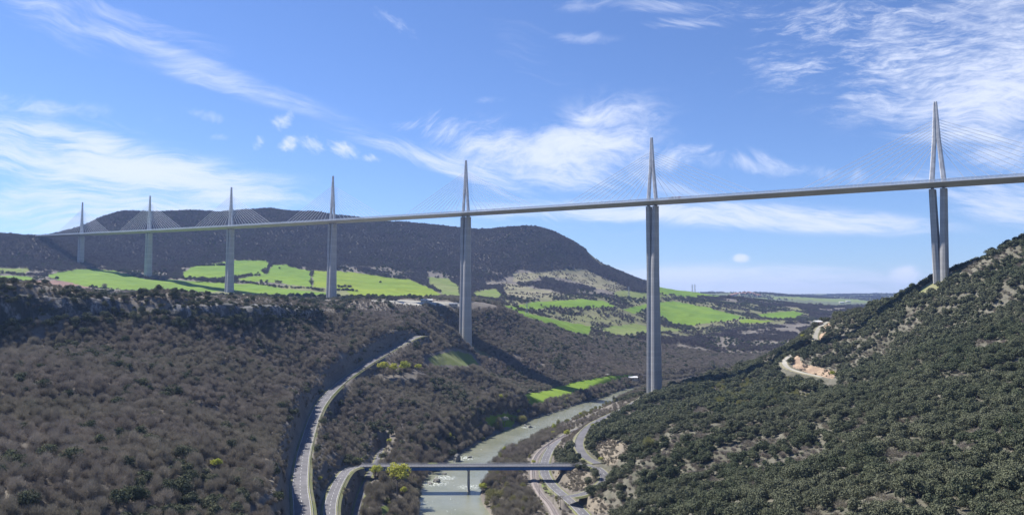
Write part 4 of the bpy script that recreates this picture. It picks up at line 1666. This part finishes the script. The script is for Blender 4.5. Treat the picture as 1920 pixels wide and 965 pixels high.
# bare deciduous wood: left slopes, spurs and the far side of the valley, up to the fields
x, y, z = jitter_points(-1250, 900, 180, 1750, 4.2, 1)
rs_ = right_side(x, y)
clump = fbm(x / 26, y / 26, 81, 3)
m_ = ~rs_ & (clump > .20)
cdist = np.full(x.shape, 1e9)
for p in cl_bot[::6]:
    cdist = np.minimum(cdist, np.hypot(x - p[0], y - p[1]))
m_ &= ~((near(ROAD_D, x, y) < 4) & (x < np.interp(y, ROADLINES['upper'][:, 1], ROADLINES['upper'][:, 0])) & (y < 900))
m_ &= ~((cdist < 6) & (z < 138))
m_ &= ~((y > 1180) & (z > 132) & (clump < .52))
px_, py_ = project(x, y, z)
m_ &= ~((y < 560) & (x > -93) & (x < 0) & (clump < .46))
wood = (x[m_], y[m_], z[m_])
g_ = np.random.default_rng(5)
ever = (g_.random(m_.sum()) < (.045 + .30 * sstep(fbm(wood[0] / 60, wood[1] / 60, 87, 3), .62, .74)))
wx, wy, wz = (a[~ever] for a in wood)
nr_ = near(ROAD_D, wx, wy)
low_ = np.where((wz > 128) & (wx < -150) & (wy < 1750), .5, 1.0) * np.where((nr_ < 10) & (wy < 1000), .5, 1.0)
plant('bare_wood', 'bare_tree', 'bare_tree_mid', wx, wy, wz, .34, .90, 11, 300,
      'leafless grey-brown tree in the dense wood on the slope above the upper road', 'tree', 'bare trees on the left hillside', (760, 0), cand=wx < np.interp(wy, ROADLINES['upper'][:, 1], ROADLINES['upper'][:, 0]) - 8, mul=low_)
ex, ey, ez = (a[ever] for a in wood)
plant('evergreens_in_wood', 'holm_oak', 'holm_oak_far', ex, ey, ez, .8, 1.3, 21, 0, '', '', '', (700, 0))

# upland wood beyond the fields
x, y, z = jitter_points(-2700, 3300, 1750, 3700, 8.2, 2)
clump = fbm(x / 60, y / 60, 91, 3)
px_, py_ = project(x, y, z)
openland = (py_ > 500) & (y < 2700)
m_ = ~(openland & (clump < .46)) & ~((px_ > 1235) & (py_ > 556) & (clump < .52))
ux, uy, uz = x[m_], y[m_], z[m_]
sc = rnd_scale(len(ux), .8, 1.25, 31)
scatter('upland_wood', 'bare_tree_far', np.stack([ux, uy, uz], 1), sc, np.random.default_rng(32).uniform(0, 6.28, len(ux)))
x, y, z = jitter_points(-200, 7000, 3300, 9500, 30, 3, ('far',))
m_ = fbm(x / 300, y / 240, 95, 3) > .54
sc = rnd_scale(m_.sum(), 1.2, 2.2, 33)
scatter('distant_wood', 'bare_tree_far', np.stack([x[m_], y[m_], z[m_]], 1), sc, np.random.default_rng(34).uniform(0, 6.28, m_.sum()))
# dark pines and oaks dotted over the upland
x, y, z = jitter_points(-2600, 2600, 1500, 3500, 19, 4)
m_ = (fbm(x / 130, y / 130, 97, 3) > .58)
sc = rnd_scale(m_.sum(), 1.1, 1.7, 35)
scatter('upland_evergreens', 'holm_oak_far', np.stack([x[m_], y[m_], z[m_]], 1), sc, np.random.default_rng(36).uniform(0, 6.28, m_.sum()))

# evergreen oaks on the right hill
x, y, z = jitter_points(-20, 900, 180, 1120, 4.7, 6)
rs_ = right_side(x, y) & (near(RIV_EDGE, x, y) > 24)
flat = (ground(x, y) < 13.5) & (x < np.interp(y, ROADLINES['main'][::1, 1], ROADLINES['main'][::1, 0]) + 9)
clump = fbm(x / 15, y / 15, 101, 3)
big = fbm(x / 70 + 3, y / 70, 103, 3)
px_, py_ = project(x, y, z)
pale = inpoly(px_, py_, [(1290, 712), (1440, 705), (1560, 715), (1500, 755), (1380, 765), (1290, 750)])
vx_ = np.interp(y, ROADLINES['valley'][:, 1], ROADLINES['valley'][:, 0])
scar = inpoly(px_, py_, [(1462, 690), (1500, 694), (1560, 706), (1580, 716), (1560, 726), (1500, 716), (1465, 706)])
strip = (y > 690) & (x < vx_ - 3) & (y < 1040)
m_ = rs_ & ~flat & ~strip & ~scar & (clump + (big - .5) * .45 > np.where(pale, .56, .395))
plant('holm_oak_scrub', 'holm_oak', 'holm_oak_far', x[m_], y[m_], z[m_], .58, 1.42, 41, 300,
      'dark green holm oak on the dry right-hand hillside', 'tree', 'holm oaks on the right hill', (640, 0))
g_ = np.random.default_rng(8)
rest_ = rs_ & ~m_ & ~flat & ~scar
b_ = strip & rs_ & (g_.random(len(x)) < .6)
plant('road_side_wood', 'bare_tree', 'bare_tree_mid', x[b_], y[b_], z[b_], .3, .6, 59, 0, '', '', '')
rest_ &= ~strip
r_ = g_.random(len(x))
f1 = rs_ & flat & (r_ < .55)
plant('verge_scrub', 'grey_shrub', 'grey_shrub', x[f1], y[f1], z[f1], .6, 1.3, 57, 0, '', '', '')
f1 = rs_ & flat & (r_ > .62) & (r_ < .86)
plant('verge_bushes', 'olive_shrub', 'olive_shrub', x[f1], y[f1], z[f1], .25, .5, 58, 0, '', '', '')
m_ = rest_ & (r_ < .66)
plant('grey_scrub', 'grey_shrub', 'grey_shrub', x[m_], y[m_], z[m_], .7, 1.4, 51, 0, '', '', '')
m_ = rest_ & (r_ > .66) & (r_ < .96)
plant('small_oak_scrub', 'holm_oak', 'holm_oak_far', x[m_], y[m_], z[m_], .3, .6, 53, 0, '', '', '')
m_ = rest_ & pale & (r_ > .3)
plant('pale_scrub', 'olive_shrub', 'olive_shrub', x[m_], y[m_], z[m_], .45, .85, 55, 0, '', '', '')

# sparse scrub on the dry slopes, the rocky banks and the verges
def on_cover(x0, x1, y0, y1, step, seed, keys, share):
    g_ = np.random.default_rng(seed)
    xs, ys = np.meshgrid(np.arange(x0, x1, step), np.arange(y0, y1, step))
    xs, ys = xs.ravel() + g_.uniform(-.5, .5, xs.size) * step, ys.ravel() + g_.uniform(-.5, .5, ys.size) * step
    ids = [i + 1 for i, c in enumerate(COVER) if c[1] in keys]
    m_ = (np.abs(xs / ys) < .8) & np.isin(near(cover, xs, ys), ids) & (fbm(xs / step / 4, ys / step / 4, seed, 3) > 1 - share) & (near(ROAD_D, xs, ys) > 1.5)
    return xs[m_], ys[m_], ground(xs[m_], ys[m_])


x, y, z = on_cover(-100, 1500, 1600, 3400, 9, 201, ('dry', 'dry2'), .47)
plant('dry_slope_scrub', 'bare_tree_far', 'bare_tree_far', x, y, z, .25, .75, 203, 0, '', '', '')
x, y, z = on_cover(-100, 1500, 1600, 3100, 8.5, 213, ('dry3',), .49)
plant('hedges_and_copses', 'bare_tree_far', 'bare_tree_far', x, y, z, .45, 1.05, 215, 0, '', '', '')
x, y, z = on_cover(-100, 1500, 1600, 3100, 13, 217, ('dry3',), .41)
plant('dark_copses', 'holm_oak_far', 'holm_oak_far', x, y, z, .9, 1.6, 219, 0, '', '', '')
x, y, z = on_cover(0, 200, 380, 720, 1.9, 205, ('cut2', 'g5'), .53)
plant('rocky_bank_scrub', 'grey_shrub', 'grey_shrub', x, y, z, .3, .8, 207, 0, '', '', '')
x, y, z = on_cover(200, 600, 700, 1100, 3, 209, ('cut',), .42)
plant('cut_scrub', 'grey_shrub', 'grey_shrub', x, y, z, .4, .9, 211, 0, '', '', '')

# riverside trees: both banks
x, y, z = jitter_points(-140, 420, 330, 1450, 4.6, 9)
e_ = near(RIV_EDGE, x, y)
rx = np.interp(y, riv[:, 1], riv[:, 0])
rightb = x > rx
g_ = np.random.default_rng(10)
cl = fbm(x / 18, y / 18, 111, 3)
m_ = (e_ > 2) & (((rightb) & (e_ < np.where(y > 850, 13, 30)) & (cl > .36)) | ((~rightb) & (e_ < np.where(y > 950, 15, 34)) & (cl > .34)))
m_ &= ~(rightb & (y > 430) & (near(ROAD_D, x, y) < 4.2))
u_ = g_.random(len(x))
hi_ = m_ & ~rightb & (u_ < .16)
lo_ = m_ & ~hi_ & (u_ < .76)
ol_ = m_ & ~hi_ & ~lo_
sm_ = rightb & (y > 850)
plant('riverside_wood', 'riverside_tree', 'riverside_tree', x[hi_], y[hi_], z[hi_], .55, .95, 61, 40,
      'tall leafless tree on the wooded left river bank', 'tree', 'tall bare trees along the left bank')
plant('riverside_thicket', 'bare_tree', 'bare_tree_mid', x[lo_], y[lo_], z[lo_], .5, .95, 71, 0, '', '', '', (700, 0), mul=np.where(rightb[lo_] & (y[lo_] > 850), .5, np.where(y[lo_] > 950, .7, 1.0)))
plant('olive_thicket', 'olive_shrub', 'olive_shrub', x[ol_], y[ol_], z[ol_], .5, 1.0, 81, 0, '', '', '')

# shrubs hanging on the cliff and along its rim
g_ = np.random.default_rng(12)
k = g_.integers(20, 415, 300)
f_ = g_.random(300) ** 1.3
pos_ = cl_bot[k] * (1 - f_[:, None]) + cl_top[k] * f_[:, None]
pos_[:, :2] += cl_n[k] * (2.5 + 2 * g_.random(300))[:, None]
rim = f_ > .8
sc = rnd_scale(300, .5, 1.1, 91)
scatter('cliff_shrubs', 'holm_oak', pos_ - np.array([0, 0, 1.5]), sc, g_.uniform(0, 6.28, 300))

k = g_.integers(5, 415, 210)
pos_ = cl_bot[k].copy()
pos_[:, :2] += cl_n[k] * g_.uniform(3, 13, 210)[:, None]
pos_[:, 2] = ground(pos_[:, 0], pos_[:, 1])
scatter('cliff_foot_evergreens', 'holm_oak', pos_, rnd_scale(210, .7, 1.5, 93), g_.uniform(0, 6.28, 210))
k = g_.integers(5, 415, 150)
pos_ = cl_top[k].copy()
pos_[:, :2] -= cl_n[k] * g_.uniform(-2, 14, 150)[:, None]
pos_[:, 2] = ground(pos_[:, 0], pos_[:, 1])
scatter('cliff_rim_evergreens', 'holm_oak', pos_, rnd_scale(150, .5, 1.1, 94), g_.uniform(0, 6.28, 150))

# ------------------------------------------------------------------ trees one can tell apart


def single(kind, px, py, scale, label, cat='tree', name=None, mat=None, Y=None, z=None, sc3=None):
    p = hit(px, py) if Y is None else Vector((at(px, py, Y)[0], Y, 0))
    p.z = float(ground(p.x, p.y)[0]) - .1
    scale *= 1.5 if p.y < 1300 else 1.0
    tm, cm, _ = PROTO[kind][random.randrange(len(PROTO[kind]))]
    o = bpy.data.objects.new(name or kind, tm)
    o.location = p
    o.scale = sc3 or (scale, scale, scale)
    o.rotation_euler = (0, 0, random.uniform(0, 6.28))
    COL.objects.link(o)
    if mat:
        cm = cm.copy()
        cm.materials[0] = mat
    c = bpy.data.objects.new('crown', cm)
    c.parent = o
    COL.objects.link(c)
    tag(o, label, cat)
    return o


single('spring_tree', 745, 928, 1.75, 'large tree with yellow-green new leaves in front of the blue bridge', Y=545)
single('spring_tree', 705, 905, .9, 'fresh green tree just left of the large yellow-green tree by the bridge', Y=575, mat=M['spring'])
single('spring_tree', 748, 872, .8, 'yellow tree rising just behind the bridge railing near the left bank', Y=615)
single('spring_tree', 812, 868, .95, 'small yellow-green tree on the left bank behind the bridge', Y=650)
single('spring_tree', 672, 868, .6, 'small bright shrub at the left end of the blue bridge', Y=600, name='spring_shrub')
single('spring_tree', 730, 834, .55, 'little yellow shrub at the top end of the riverside path', name='spring_shrub')
single('spring_tree', 700, 965, .7, 'pale green tree between the path and the river at the bottom edge', Y=455)
single('spring_tree', 765, 978, .9, 'yellow-green tree at the river edge near the bottom of the picture', Y=470)
single('spring_tree', 905, 930, .6, 'yellow-green shrub at the right bank beside the bridge pier shadow', Y=575, name='spring_shrub')
single('olive_shrub', 925, 950, 1.5, 'big olive-brown bush leaning over the right bank below the bridge', 'bush', 'olive_bush', Y=545)
single('spring_tree', 718, 705, 1.5, 'leftmost of the yellow-green trees in the hollow below the ridge', name='spring_tree')
single('spring_tree', 738, 707, 1.3, 'second from left of the yellow-green trees in the hollow below the ridge')
single('spring_tree', 757, 706, 1.5, 'third from left of the yellow-green trees in the hollow below the ridge')
single('spring_tree', 784, 699, .95, 'rightmost and smallest of the yellow-green trees in the hollow')
single('spring_tree', 946, 798, 1.0, 'white blossoming tree at the edge of the small riverside meadow', mat=M['blossom'], name='blossom_tree')
single('spring_tree', 1139, 706, .9, 'white blossoming tree at the far end of the long meadow', mat=M['blossom'], name='blossom_tree', sc3=(1.1, 1.1, .7))
single('olive_shrub', 978, 796, 1.6, 'tall ochre-green tree on the left bank beyond the bridge')
single('spring_tree', 1182, 722, .9, 'orange-brown tree beside the white-roofed house by the river', mat=M['ochre'], name='ochre_tree')
single('spring_tree', 1112, 806, .55, 'yellow shrub on the inner bend of the side road', name='spring_shrub')
single('spring_tree', 1101, 838, .5, 'small yellow shrub beside the side road near the junction', name='spring_shrub')
single('spring_tree', 1127, 868, .45, 'low yellow shrub at the foot of the rocky bank', name='spring_shrub')
single('spring_tree', 1063, 812, .8, 'bright green tree between the railway and the river', Y=760)
single('spring_tree', 1467, 645, .75, 'yellow-green tree on the pale strip left of the hillside track')
single('spring_tree', 1506, 638, .75, 'yellow-green tree near the upper bend of the hillside track')
single('spring_tree', 1000, 862, .45, 'small yellow-green tree between the railway and the river just behind the bridge', Y=640)
single('spring_tree', 1038, 818, .4, 'small fresh green tree beside the railway curve upstream of the bridge', Y=790)
single('olive_shrub', 930, 806, .9, 'pale green-yellow willow at the lower edge of the small riverside meadow', 'tree', 'willow')
single('olive_shrub', 960, 790, .9, 'pale green willow at the right end of the small riverside meadow', 'tree', 'willow')
single('spring_tree', 600, 905, .35, 'little yellow-green bush on the rock cut between the two left roads', name='spring_shrub')
single('spring_tree', 405, 885, .6, 'single yellow-green tree low in the bare wood of the left hillside')
single('spring_tree', 1560, 708, .6, 'yellow shrub at the lower end of the orange cut', name='spring_shrub')
single('olive_shrub', 1216, 845, 1.0, 'light green bush at the edge of the rocky bank above the junction', 'bush', 'green_bush')
# young trees in first leaf dotted along both banks
g_ = np.random.default_rng(77)
nb = 0
while nb < 34:
    i = g_.integers(0, len(riv))
    if not 400 < riv[i, 1] < 1150:
        continue
    side = -1 if g_.random() < .7 else 1
    bank = blw if side < 0 else brw
    j = int(np.argmin(np.abs(bank[:, 1] - riv[i, 1])))
    x_ = bank[j, 0] + side * g_.uniform(3, 22)
    y_ = bank[j, 1]
    if near(ROAD_D, np.array([x_]), np.array([y_]))[0] < 3 or near(RIV_EDGE, np.array([x_]), np.array([y_]))[0] < 2:
        continue
    kd = 'spring_tree' if g_.random() < .35 else 'olive_shrub'
    tm, cm, _ = PROTO[kd][g_.integers(0, 3)]
    o = bpy.data.objects.new('young_tree', tm)
    o.location = (x_, y_, float(ground(x_, y_)[0]) - .1)
    k_ = g_.uniform(.75, 1.15)
    o.scale = (k_ * .8, k_ * .8, k_ * 1.15)
    o.rotation_euler = (0, 0, g_.uniform(0, 6.28))
    COL.objects.link(o)
    c = bpy.data.objects.new('crown', cm)
    c.parent = o
    COL.objects.link(c)
    tag(o, 'young tree with fresh yellow-green leaves among the bare trees of the river bank', 'tree', 'young trees in leaf on the river banks')
    nb += 1
# lone trees in the fields
for px, py, s_, lb in ((713, 531, 1.3, 'dark lone tree in the middle of the bright green field'), (524, 504, 1.2, 'lone tree at the top of the field left of the fourth pier'),
                       (196, 540, 1.5, 'bare spreading tree on the skyline of the cliff plateau'), (484, 513, 1.0, 'small tree at the left edge of the upper green field')):
    single('bare_tree' if 'bare' in lb else 'holm_oak_far', px, py, s_, lb, name='field_tree' if 'bare' not in lb else 'bare_tree')

# hedges along field edges: each a long thicket of its own


def hedge(pts, w, n, label, kind='bare_tree_far', s=(.5, .9)):
    P_ = np.array([hit(*p) for p in pts])
    d = np.concatenate([[0], np.cumsum(np.linalg.norm(np.diff(P_[:, :2], axis=0), axis=1))])
    t_ = rng.uniform(0, d[-1], n)
    x = np.interp(t_, d, P_[:, 0]) + rng.normal(size=n) * w
    y = np.interp(t_, d, P_[:, 1]) + rng.normal(size=n) * w
    o = scatter('hedge', kind, np.stack([x, y, ground(x, y) - .2], 1), rnd_scale(n, *s, rng.integers(1e6)), rng.uniform(0, 6.28, n))


hedge([(345, 523), (400, 528), (470, 531), (540, 540), (612, 546)], 3, 140, '')
hedge([(583, 508), (584, 538)], 1.5, 24, '', s=(.3, .5))
hedge([(509, 496), (495, 512)], 3, 40, '')
hedge([(632, 539), (656, 538)], 2, 30, '')
hedge([(632, 545), (668, 546)], 2, 40, '')
hedge([(365, 498), (425, 497)], 4, 90, '')
hedge([(690, 561), (760, 558), (870, 559)], 4, 150, '')
hedge([(970, 583), (1030, 580), (1130, 581), (1170, 586)], 8, 130, '')
hedge([(1270, 560), (1340, 566), (1400, 570)], 14, 170, '', 'holm_oak_far', (1, 1.6))

# ------------------------------------------------------------------ rocks


def boulder(px, py, size, label, seed, Y=None, z=None):
    p = Vector(atz(px, py, 0)) if z is None else hit(px, py)
    bm = bmesh.new()
    bmesh.ops.create_icosphere(bm, subdivisions=4, radius=1)
    rs = random.Random(seed)
    planes = [(Vector((rs.gauss(0, 1), rs.gauss(0, 1), rs.gauss(.2, .8))).normalized(), rs.uniform(.55, .85)) for _ in range(11)]
    for v in bm.verts:
        for nn, d_ in planes:
            t_ = v.co.dot(nn) - d_
            if t_ > 0:
                v.co -= nn * t_
        c = v.co
        v.co *= 1 + .05 * math.sin(c.x * 9 + seed) * math.sin(c.y * 8) + .04 * math.sin(c.z * 17 + c.x * 6)
        v.co = Vector((c.x * size[0], c.y * size[1], c.z * size[2]))
    me = bpy.data.meshes.new('boulder')
    bm.to_mesh(me)
    bm.free()
    me.materials.append(M['rock'])
    o = bpy.data.objects.new('boulder', me)
    o.location = (p.x, p.y, p.z + size[2] * .25)
    o.rotation_euler = (0, 0, rs.uniform(0, 6))
    COL.objects.link(o)
    tag(o, label, 'rock', 'boulders in the river')


boulder(857, 864, (4.4, 4.0, 5.2), 'big pointed grey boulder in the river just behind the bridge', 1)
boulder(881, 857, (3.2, 1.6, 1.1), 'low rock with white water right of the pointed boulder', 2)
boulder(818, 902, (4.2, 3.0, 2.6), 'dark rounded boulder by the left bank below the bridge', 3)
boulder(806, 906, (3.2, 2.0, 1.2), 'flat dark rock left of the rounded boulder below the bridge', 4)
boulder(834, 888, (2.2, 1.6, 1.2), 'small dark rock in the current under the bridge', 5)
boulder(841, 880, (2.6, 1.6, 1.0), 'long low rock almost under the blue girder', 9)
boulder(985, 798, (3.6, 2.6, 1.8), 'dark rock at the left bank in the upstream bend', 6)
boulder(994, 801, (4.0, 2.2, 2.0), 'pale split rock beside the dark rock in the upstream bend', 7)
boulder(793, 899, (3.4, 2.6, 1.8), 'mossy rock against the left bank under the bridge', 8)

# ------------------------------------------------------------------ poles, pylons


def pole(px, py, Y, h, label, off=0):
    p = Vector(at(px, py, Y))
    p.z = float(ground(p.x, p.y)[0])
    root = empty('catenary_pole', p)
    tag(root, label, 'pole', 'poles beside the railway')
    MB().bar((0, 0, -.5), (0, 0, h), .17, 8, .12).build('post', M['dark_steel'], root)
    MB().bar((0, 0, h - 1), (-2.2, 0, h - .7), .06, 5).bar((0, 0, h - .2), (-1.4, 0, h - .85), .04, 5).build('bracket', M['dark_steel'], root)


pole(1011, 925, 536, 8.5, 'dark pole beside the railway below the blue bridge')
pole(1037, 925, 520, 9.0, 'dark pole at the left edge of the main road below the bridge')
pole(1051, 934, 505, 9.0, 'dark pole at the right edge of the main road near the junction')
pole(1029, 832, 715, 9.0, 'dark pole beside the railway beyond the bridge')


def lattice(px, py, h, label, w=6.0, ymin=1500):
    p = hit(px, py, ymin)
    root = empty('electricity_pylon', p)
    tag(root, label, 'pylon', 'lattice electricity pylons')
    mb = MB()
    lv = [(0, w), (h * .3, w * .68), (h * .55, w * .42), (h * .78, w * .25), (h, w * .12)]
    r_ = .28
    for (z0, a), (z1, b) in zip(lv, lv[1:]):
        c0 = [Vector((sx * a / 2, sy * a / 2, z0)) for sx, sy in ((-1, -1), (1, -1), (1, 1), (-1, 1))]
        c1 = [Vector((sx * b / 2, sy * b / 2, z1)) for sx, sy in ((-1, -1), (1, -1), (1, 1), (-1, 1))]
        for i in range(4):
            mb.bar(c0[i], c1[i], r_)
            mb.bar(c0[i], c1[(i + 1) % 4], r_ * .7)
            mb.bar(c0[(i + 1) % 4], c1[i], r_ * .7)
            mb.bar(c1[i], c1[(i + 1) % 4], r_ * .7)
    mb.build('tower', M['galv'], root)
    mb = MB()
    for z, l in ((h * .70, w * 1.1), (h * .82, w * .9), (h * .93, w * .7)):
        mb.bar((-l, 0, z), (l, 0, z), r_ * .8).bar((-l, 0, z), (0, 0, z + 1.6), r_ * .6).bar((l, 0, z), (0, 0, z + 1.6), r_ * .6)
    mb.build('crossarm', M['galv'], root)


lattice(1179, 557, 34, 'steel lattice pylon on the green slope left of the second mast')
lattice(1298, 549, 36, 'left of two lattice pylons on the grassy skyline ridge', ymin=2600)
lattice(1303, 549, 36, 'right of two lattice pylons on the grassy skyline ridge', ymin=2600)
lattice(988, 590, 26, 'lattice pylon beside the narrow green field on the wooded crest', ymin=1200)

# ------------------------------------------------------------------ buildings


def house(px, py, sx, sy, h, roofh, rz, label, roof='tile_roof', wall='render_wall', name='house', cat='house', group=None, ymin=900, Y=None, detail=True):
    p = hit(px, py, ymin) if Y is None else Vector(at(px, py, Y))
    if Y is not None:
        p.z = float(ground(p.x, p.y)[0])
    root = empty(name, p, rz)
    tag(root, label, cat, group)
    MB().box((0, 0, h / 2 - 1), (sx, sy, h + 2)).build('wall', M[wall], root)
    e = .5
    mb = MB()
    a, b = sx / 2 + e, sy / 2 + e
    mb.add([(-a, -b, h - .1), (a, -b, h - .1), (a, b, h - .1), (-a, b, h - .1), (-a, 0, h + roofh), (a, 0, h + roofh)],
           [[0, 1, 5, 4], [3, 4, 5, 2], [0, 4, 3], [1, 2, 5], [0, 3, 2, 1]])
    rf = mb.build('roof', M[roof], root)
    if detail:
        for i in range(3):
            x = -sx * .32 + i * sx * .32
            MB().box((x, -sy / 2 - .03, h * .55), (1.2, .12, 1.3)).build('window', M['glass'], root)
        MB().box((sx * .42, -sy / 2 - .03, 1.05), (1.0, .12, 2.1)).build('door', M['dark_steel'], root)
        MB().box((sx * .25, sy * .12, h + roofh * .9), (.8, .8, 1.6)).build('chimney', M['bridge_concrete'], rf)


house(1186, 707, 16, 9, 4.5, 2.0, .2, 'low house with a white roof beyond the long meadow by the river', 'white_roof', Y=1345)
house(1211, 707, 7, 6, 3.5, 1.5, .5, 'small pale house just left of the second pier foot', 'white_roof', Y=1340)
house(800, 560, 20, 9, 4.0, 1.2, .1, 'long shed with a white roof behind the gravel yard', 'white_roof', name='shed', cat='shed', Y=1345)
house(850, 565, 14, 8, 3.5, 1.2, -.1, 'grey shed at the right end of the gravel yard', 'grey_paint', name='shed', cat='shed', Y=1330)
house(1533, 613, 12, 8, 5, 1.6, .6, 'small building with a white wall beside the upper end of the hillside track', 'white_roof', 'render_wall', Y=1010)
hr = random.Random(3)
vill = [(1372 + 52 * i / 17 + hr.uniform(-2, 2), 549.5 + 3.5 * abs(i - 9) / 9 + hr.uniform(-.5, 3.0)) for i in range(18)]
for i, (a, b) in enumerate(vill):
    house(a, b, hr.uniform(14, 24), hr.uniform(10, 14), hr.uniform(7, 13), 3.5, hr.uniform(-.6, .6), 'tiny stone house of the far hilltop village on the skyline', group='houses of the hilltop village', ymin=4600, detail=False)
for a, b, l in ((1590, 566, 'pale farm building in the far green plain left of the hillside'), (1578, 568, 'second pale farm building in the far green plain')):
    house(a, b, 34, 16, 7, 2, .1, l, 'white_roof', name='farm_building', cat='building', ymin=4000, detail=False)

# ------------------------------------------------------------------ vehicles


def wheel(parent, x, y, r_=.5):
    mb = MB()
    n = 14
    for sgn in (1,):
        vs = [(x + r_ * math.cos(2 * math.pi * i / n), y + w, r_ + r_ * math.sin(2 * math.pi * i / n)) for w in (-.14, .14) for i in range(n)]
        mb.add(vs, [[i, (i + 1) % n, n + (i + 1) % n, n + i] for i in range(n)] + [list(range(n))[::-1], list(range(n, 2 * n))])
    return mb.build('wheel', M['rubber'], parent)


def car_body(mb, x0, z0, L_=4.2, W_=1.75, H_=1.4):
    prof = [(0, .25), (0, .75), (.9, .9), (1.5, H_), (3.0, H_), (3.7, .95), (L_, .85), (L_, .25)]
    rings = []
    for y_, k in ((-W_ / 2, 1), (W_ / 2, 1)):
        rings.append([(x0 + a, y_, z0 + b) for a, b in prof])
    return mb.loft(rings)


def transporter():
    s = 468.0
    # placed where it shows on the deck
    best = min(np.arange(300, 546, 1.0), key=lambda q: abs(project(*via(q, 6))[0] - 1274))
    p, ax, tr = vframe(best)
    root = empty('car_transporter', p - tr * 9.5 + Vector((0, 0, 4.28)), math.atan2(ax.y, ax.x))
    root.rotation_euler = (0, -math.atan(.03025), math.atan2(ax.y, ax.x))
    tag(root, 'car transporter lorry with a white lattice trailer driving on the high viaduct', 'lorry')
    MB().box((9.0, 0, 1.9), (2.4, 2.45, 2.9)).build('cab', M['white_paint'], root, bevel=.2)
    MB().box((10.22, 0, 2.5), (.06, 2.1, .9)).build('windscreen', M['glass'], root)
    fr_ = MB().box((0, 0, 1.0), (15.5, 2.4, .3)).box((0, 0, 2.75), (15.0, 2.4, .15))
    for x in np.linspace(-7.4, 7.4, 7):
        for yy in (-1.2, 1.2):
            fr_.box((x, yy, 2.5), (.22, .16, 3.0))
    for i in range(6):
        for yy in (-1.2, 1.2):
            a = -7.4 + i * 2.466
            fr_.bar((a, yy, 1.1), (a + 2.466, yy, 3.9), .09)
    fr_.box((0, -1.2, 4.0), (15.0, .14, .14)).box((0, 1.2, 4.0), (15.0, .14, .14))
    fr_.build('trailer', M['white_paint'], root)
    for x in (-5.5, -4.4, 6.2, 9.2):
        for yy in (-1.1, 1.1):
            wheel(root, x, yy)
    mats = ['red_paint', 'white_paint', 'grey_paint']
    i = 0
    for z in (1.2, 2.85):
        for x in (-7.2, -2.3, 2.6):
            c = empty('loaded_car', root.matrix_basis @ Vector((x, 0, z - .2)))
            c.rotation_euler = root.rotation_euler
            tag(c, ['red car at the rear of the lower deck of the transporter', 'white car in the middle of the lower deck of the transporter', 'grey car at the front of the lower deck of the transporter',
                    'red car at the rear of the upper deck of the transporter', 'white car in the middle of the upper deck of the transporter', 'grey car at the front of the upper deck of the transporter'][i],
                'car', 'cars carried on the transporter')
            car_body(MB(), 0, 0).build('body', M[mats[i % 3]], c)
            i += 1


transporter()


def parked(px, py, Y, mat, label, van=True, rz=0.0):
    p = Vector(at(px, py, Y))
    p.z = float(ground(p.x, p.y)[0]) + .05
    c = empty('parked_van' if van else 'parked_car', p, rz)
    tag(c, label, 'van' if van else 'car', 'vehicles in the gravel yard')
    if van:
        MB().box((0, 0, 1.45), (4.4, 2.0, 2.2)).box((2.8, 0, 1.0), (1.4, 1.9, 1.3)).build('body', mat, c, bevel=.12)
        MB().box((2.55, 0, 1.9), (.7, 1.75, .5)).build('windscreen', M['glass'], c)
    else:
        car_body(MB(), -2, .1).build('body', mat, c)
    for x in (-1.4, 2.0):
        for yy in (-.95, .95):
            wheel(c, x, yy, .36)


parked(754, 564, 1272, M['white_paint'], 'white van at the left of the vehicles in the gravel yard')
parked(768, 564.5, 1275, M['grey_paint'], 'grey car next to the white van in the gravel yard', False, .8)
parked(828, 567, 1290, M['white_paint'], 'white van near the right end of the gravel yard', True, .2)
parked(838, 567, 1292, M['red_paint'], 'red car near the right end of the gravel yard', False, .4)

# ------------------------------------------------------------------ the air


def haze():
    m = bpy.data.materials.new('valley_haze')
    m.use_nodes = True
    g = NT(m.node_tree)
    g.t.nodes.clear()
    out = g.n('ShaderNodeOutputMaterial')
    v = g.n('ShaderNodeVolumePrincipled')
    v.inputs['Color'].default_value = (.36, .55, 1.0, 1)
    v.inputs['Density'].default_value = HAZE_DENSITY
    v.inputs['Anisotropy'].default_value = .2
    g.t.links.new(v.outputs[0], out.inputs['Volume'])
    zmax = float(max(Z.max(), CZ)) + 40
    o = MB().box((0, 7400, (zmax - 6) / 2), (72000, 17400, zmax + 6)).build('haze', m)
    tag(o, kind='stuff')


if HAZE_DENSITY > 0:
    haze()
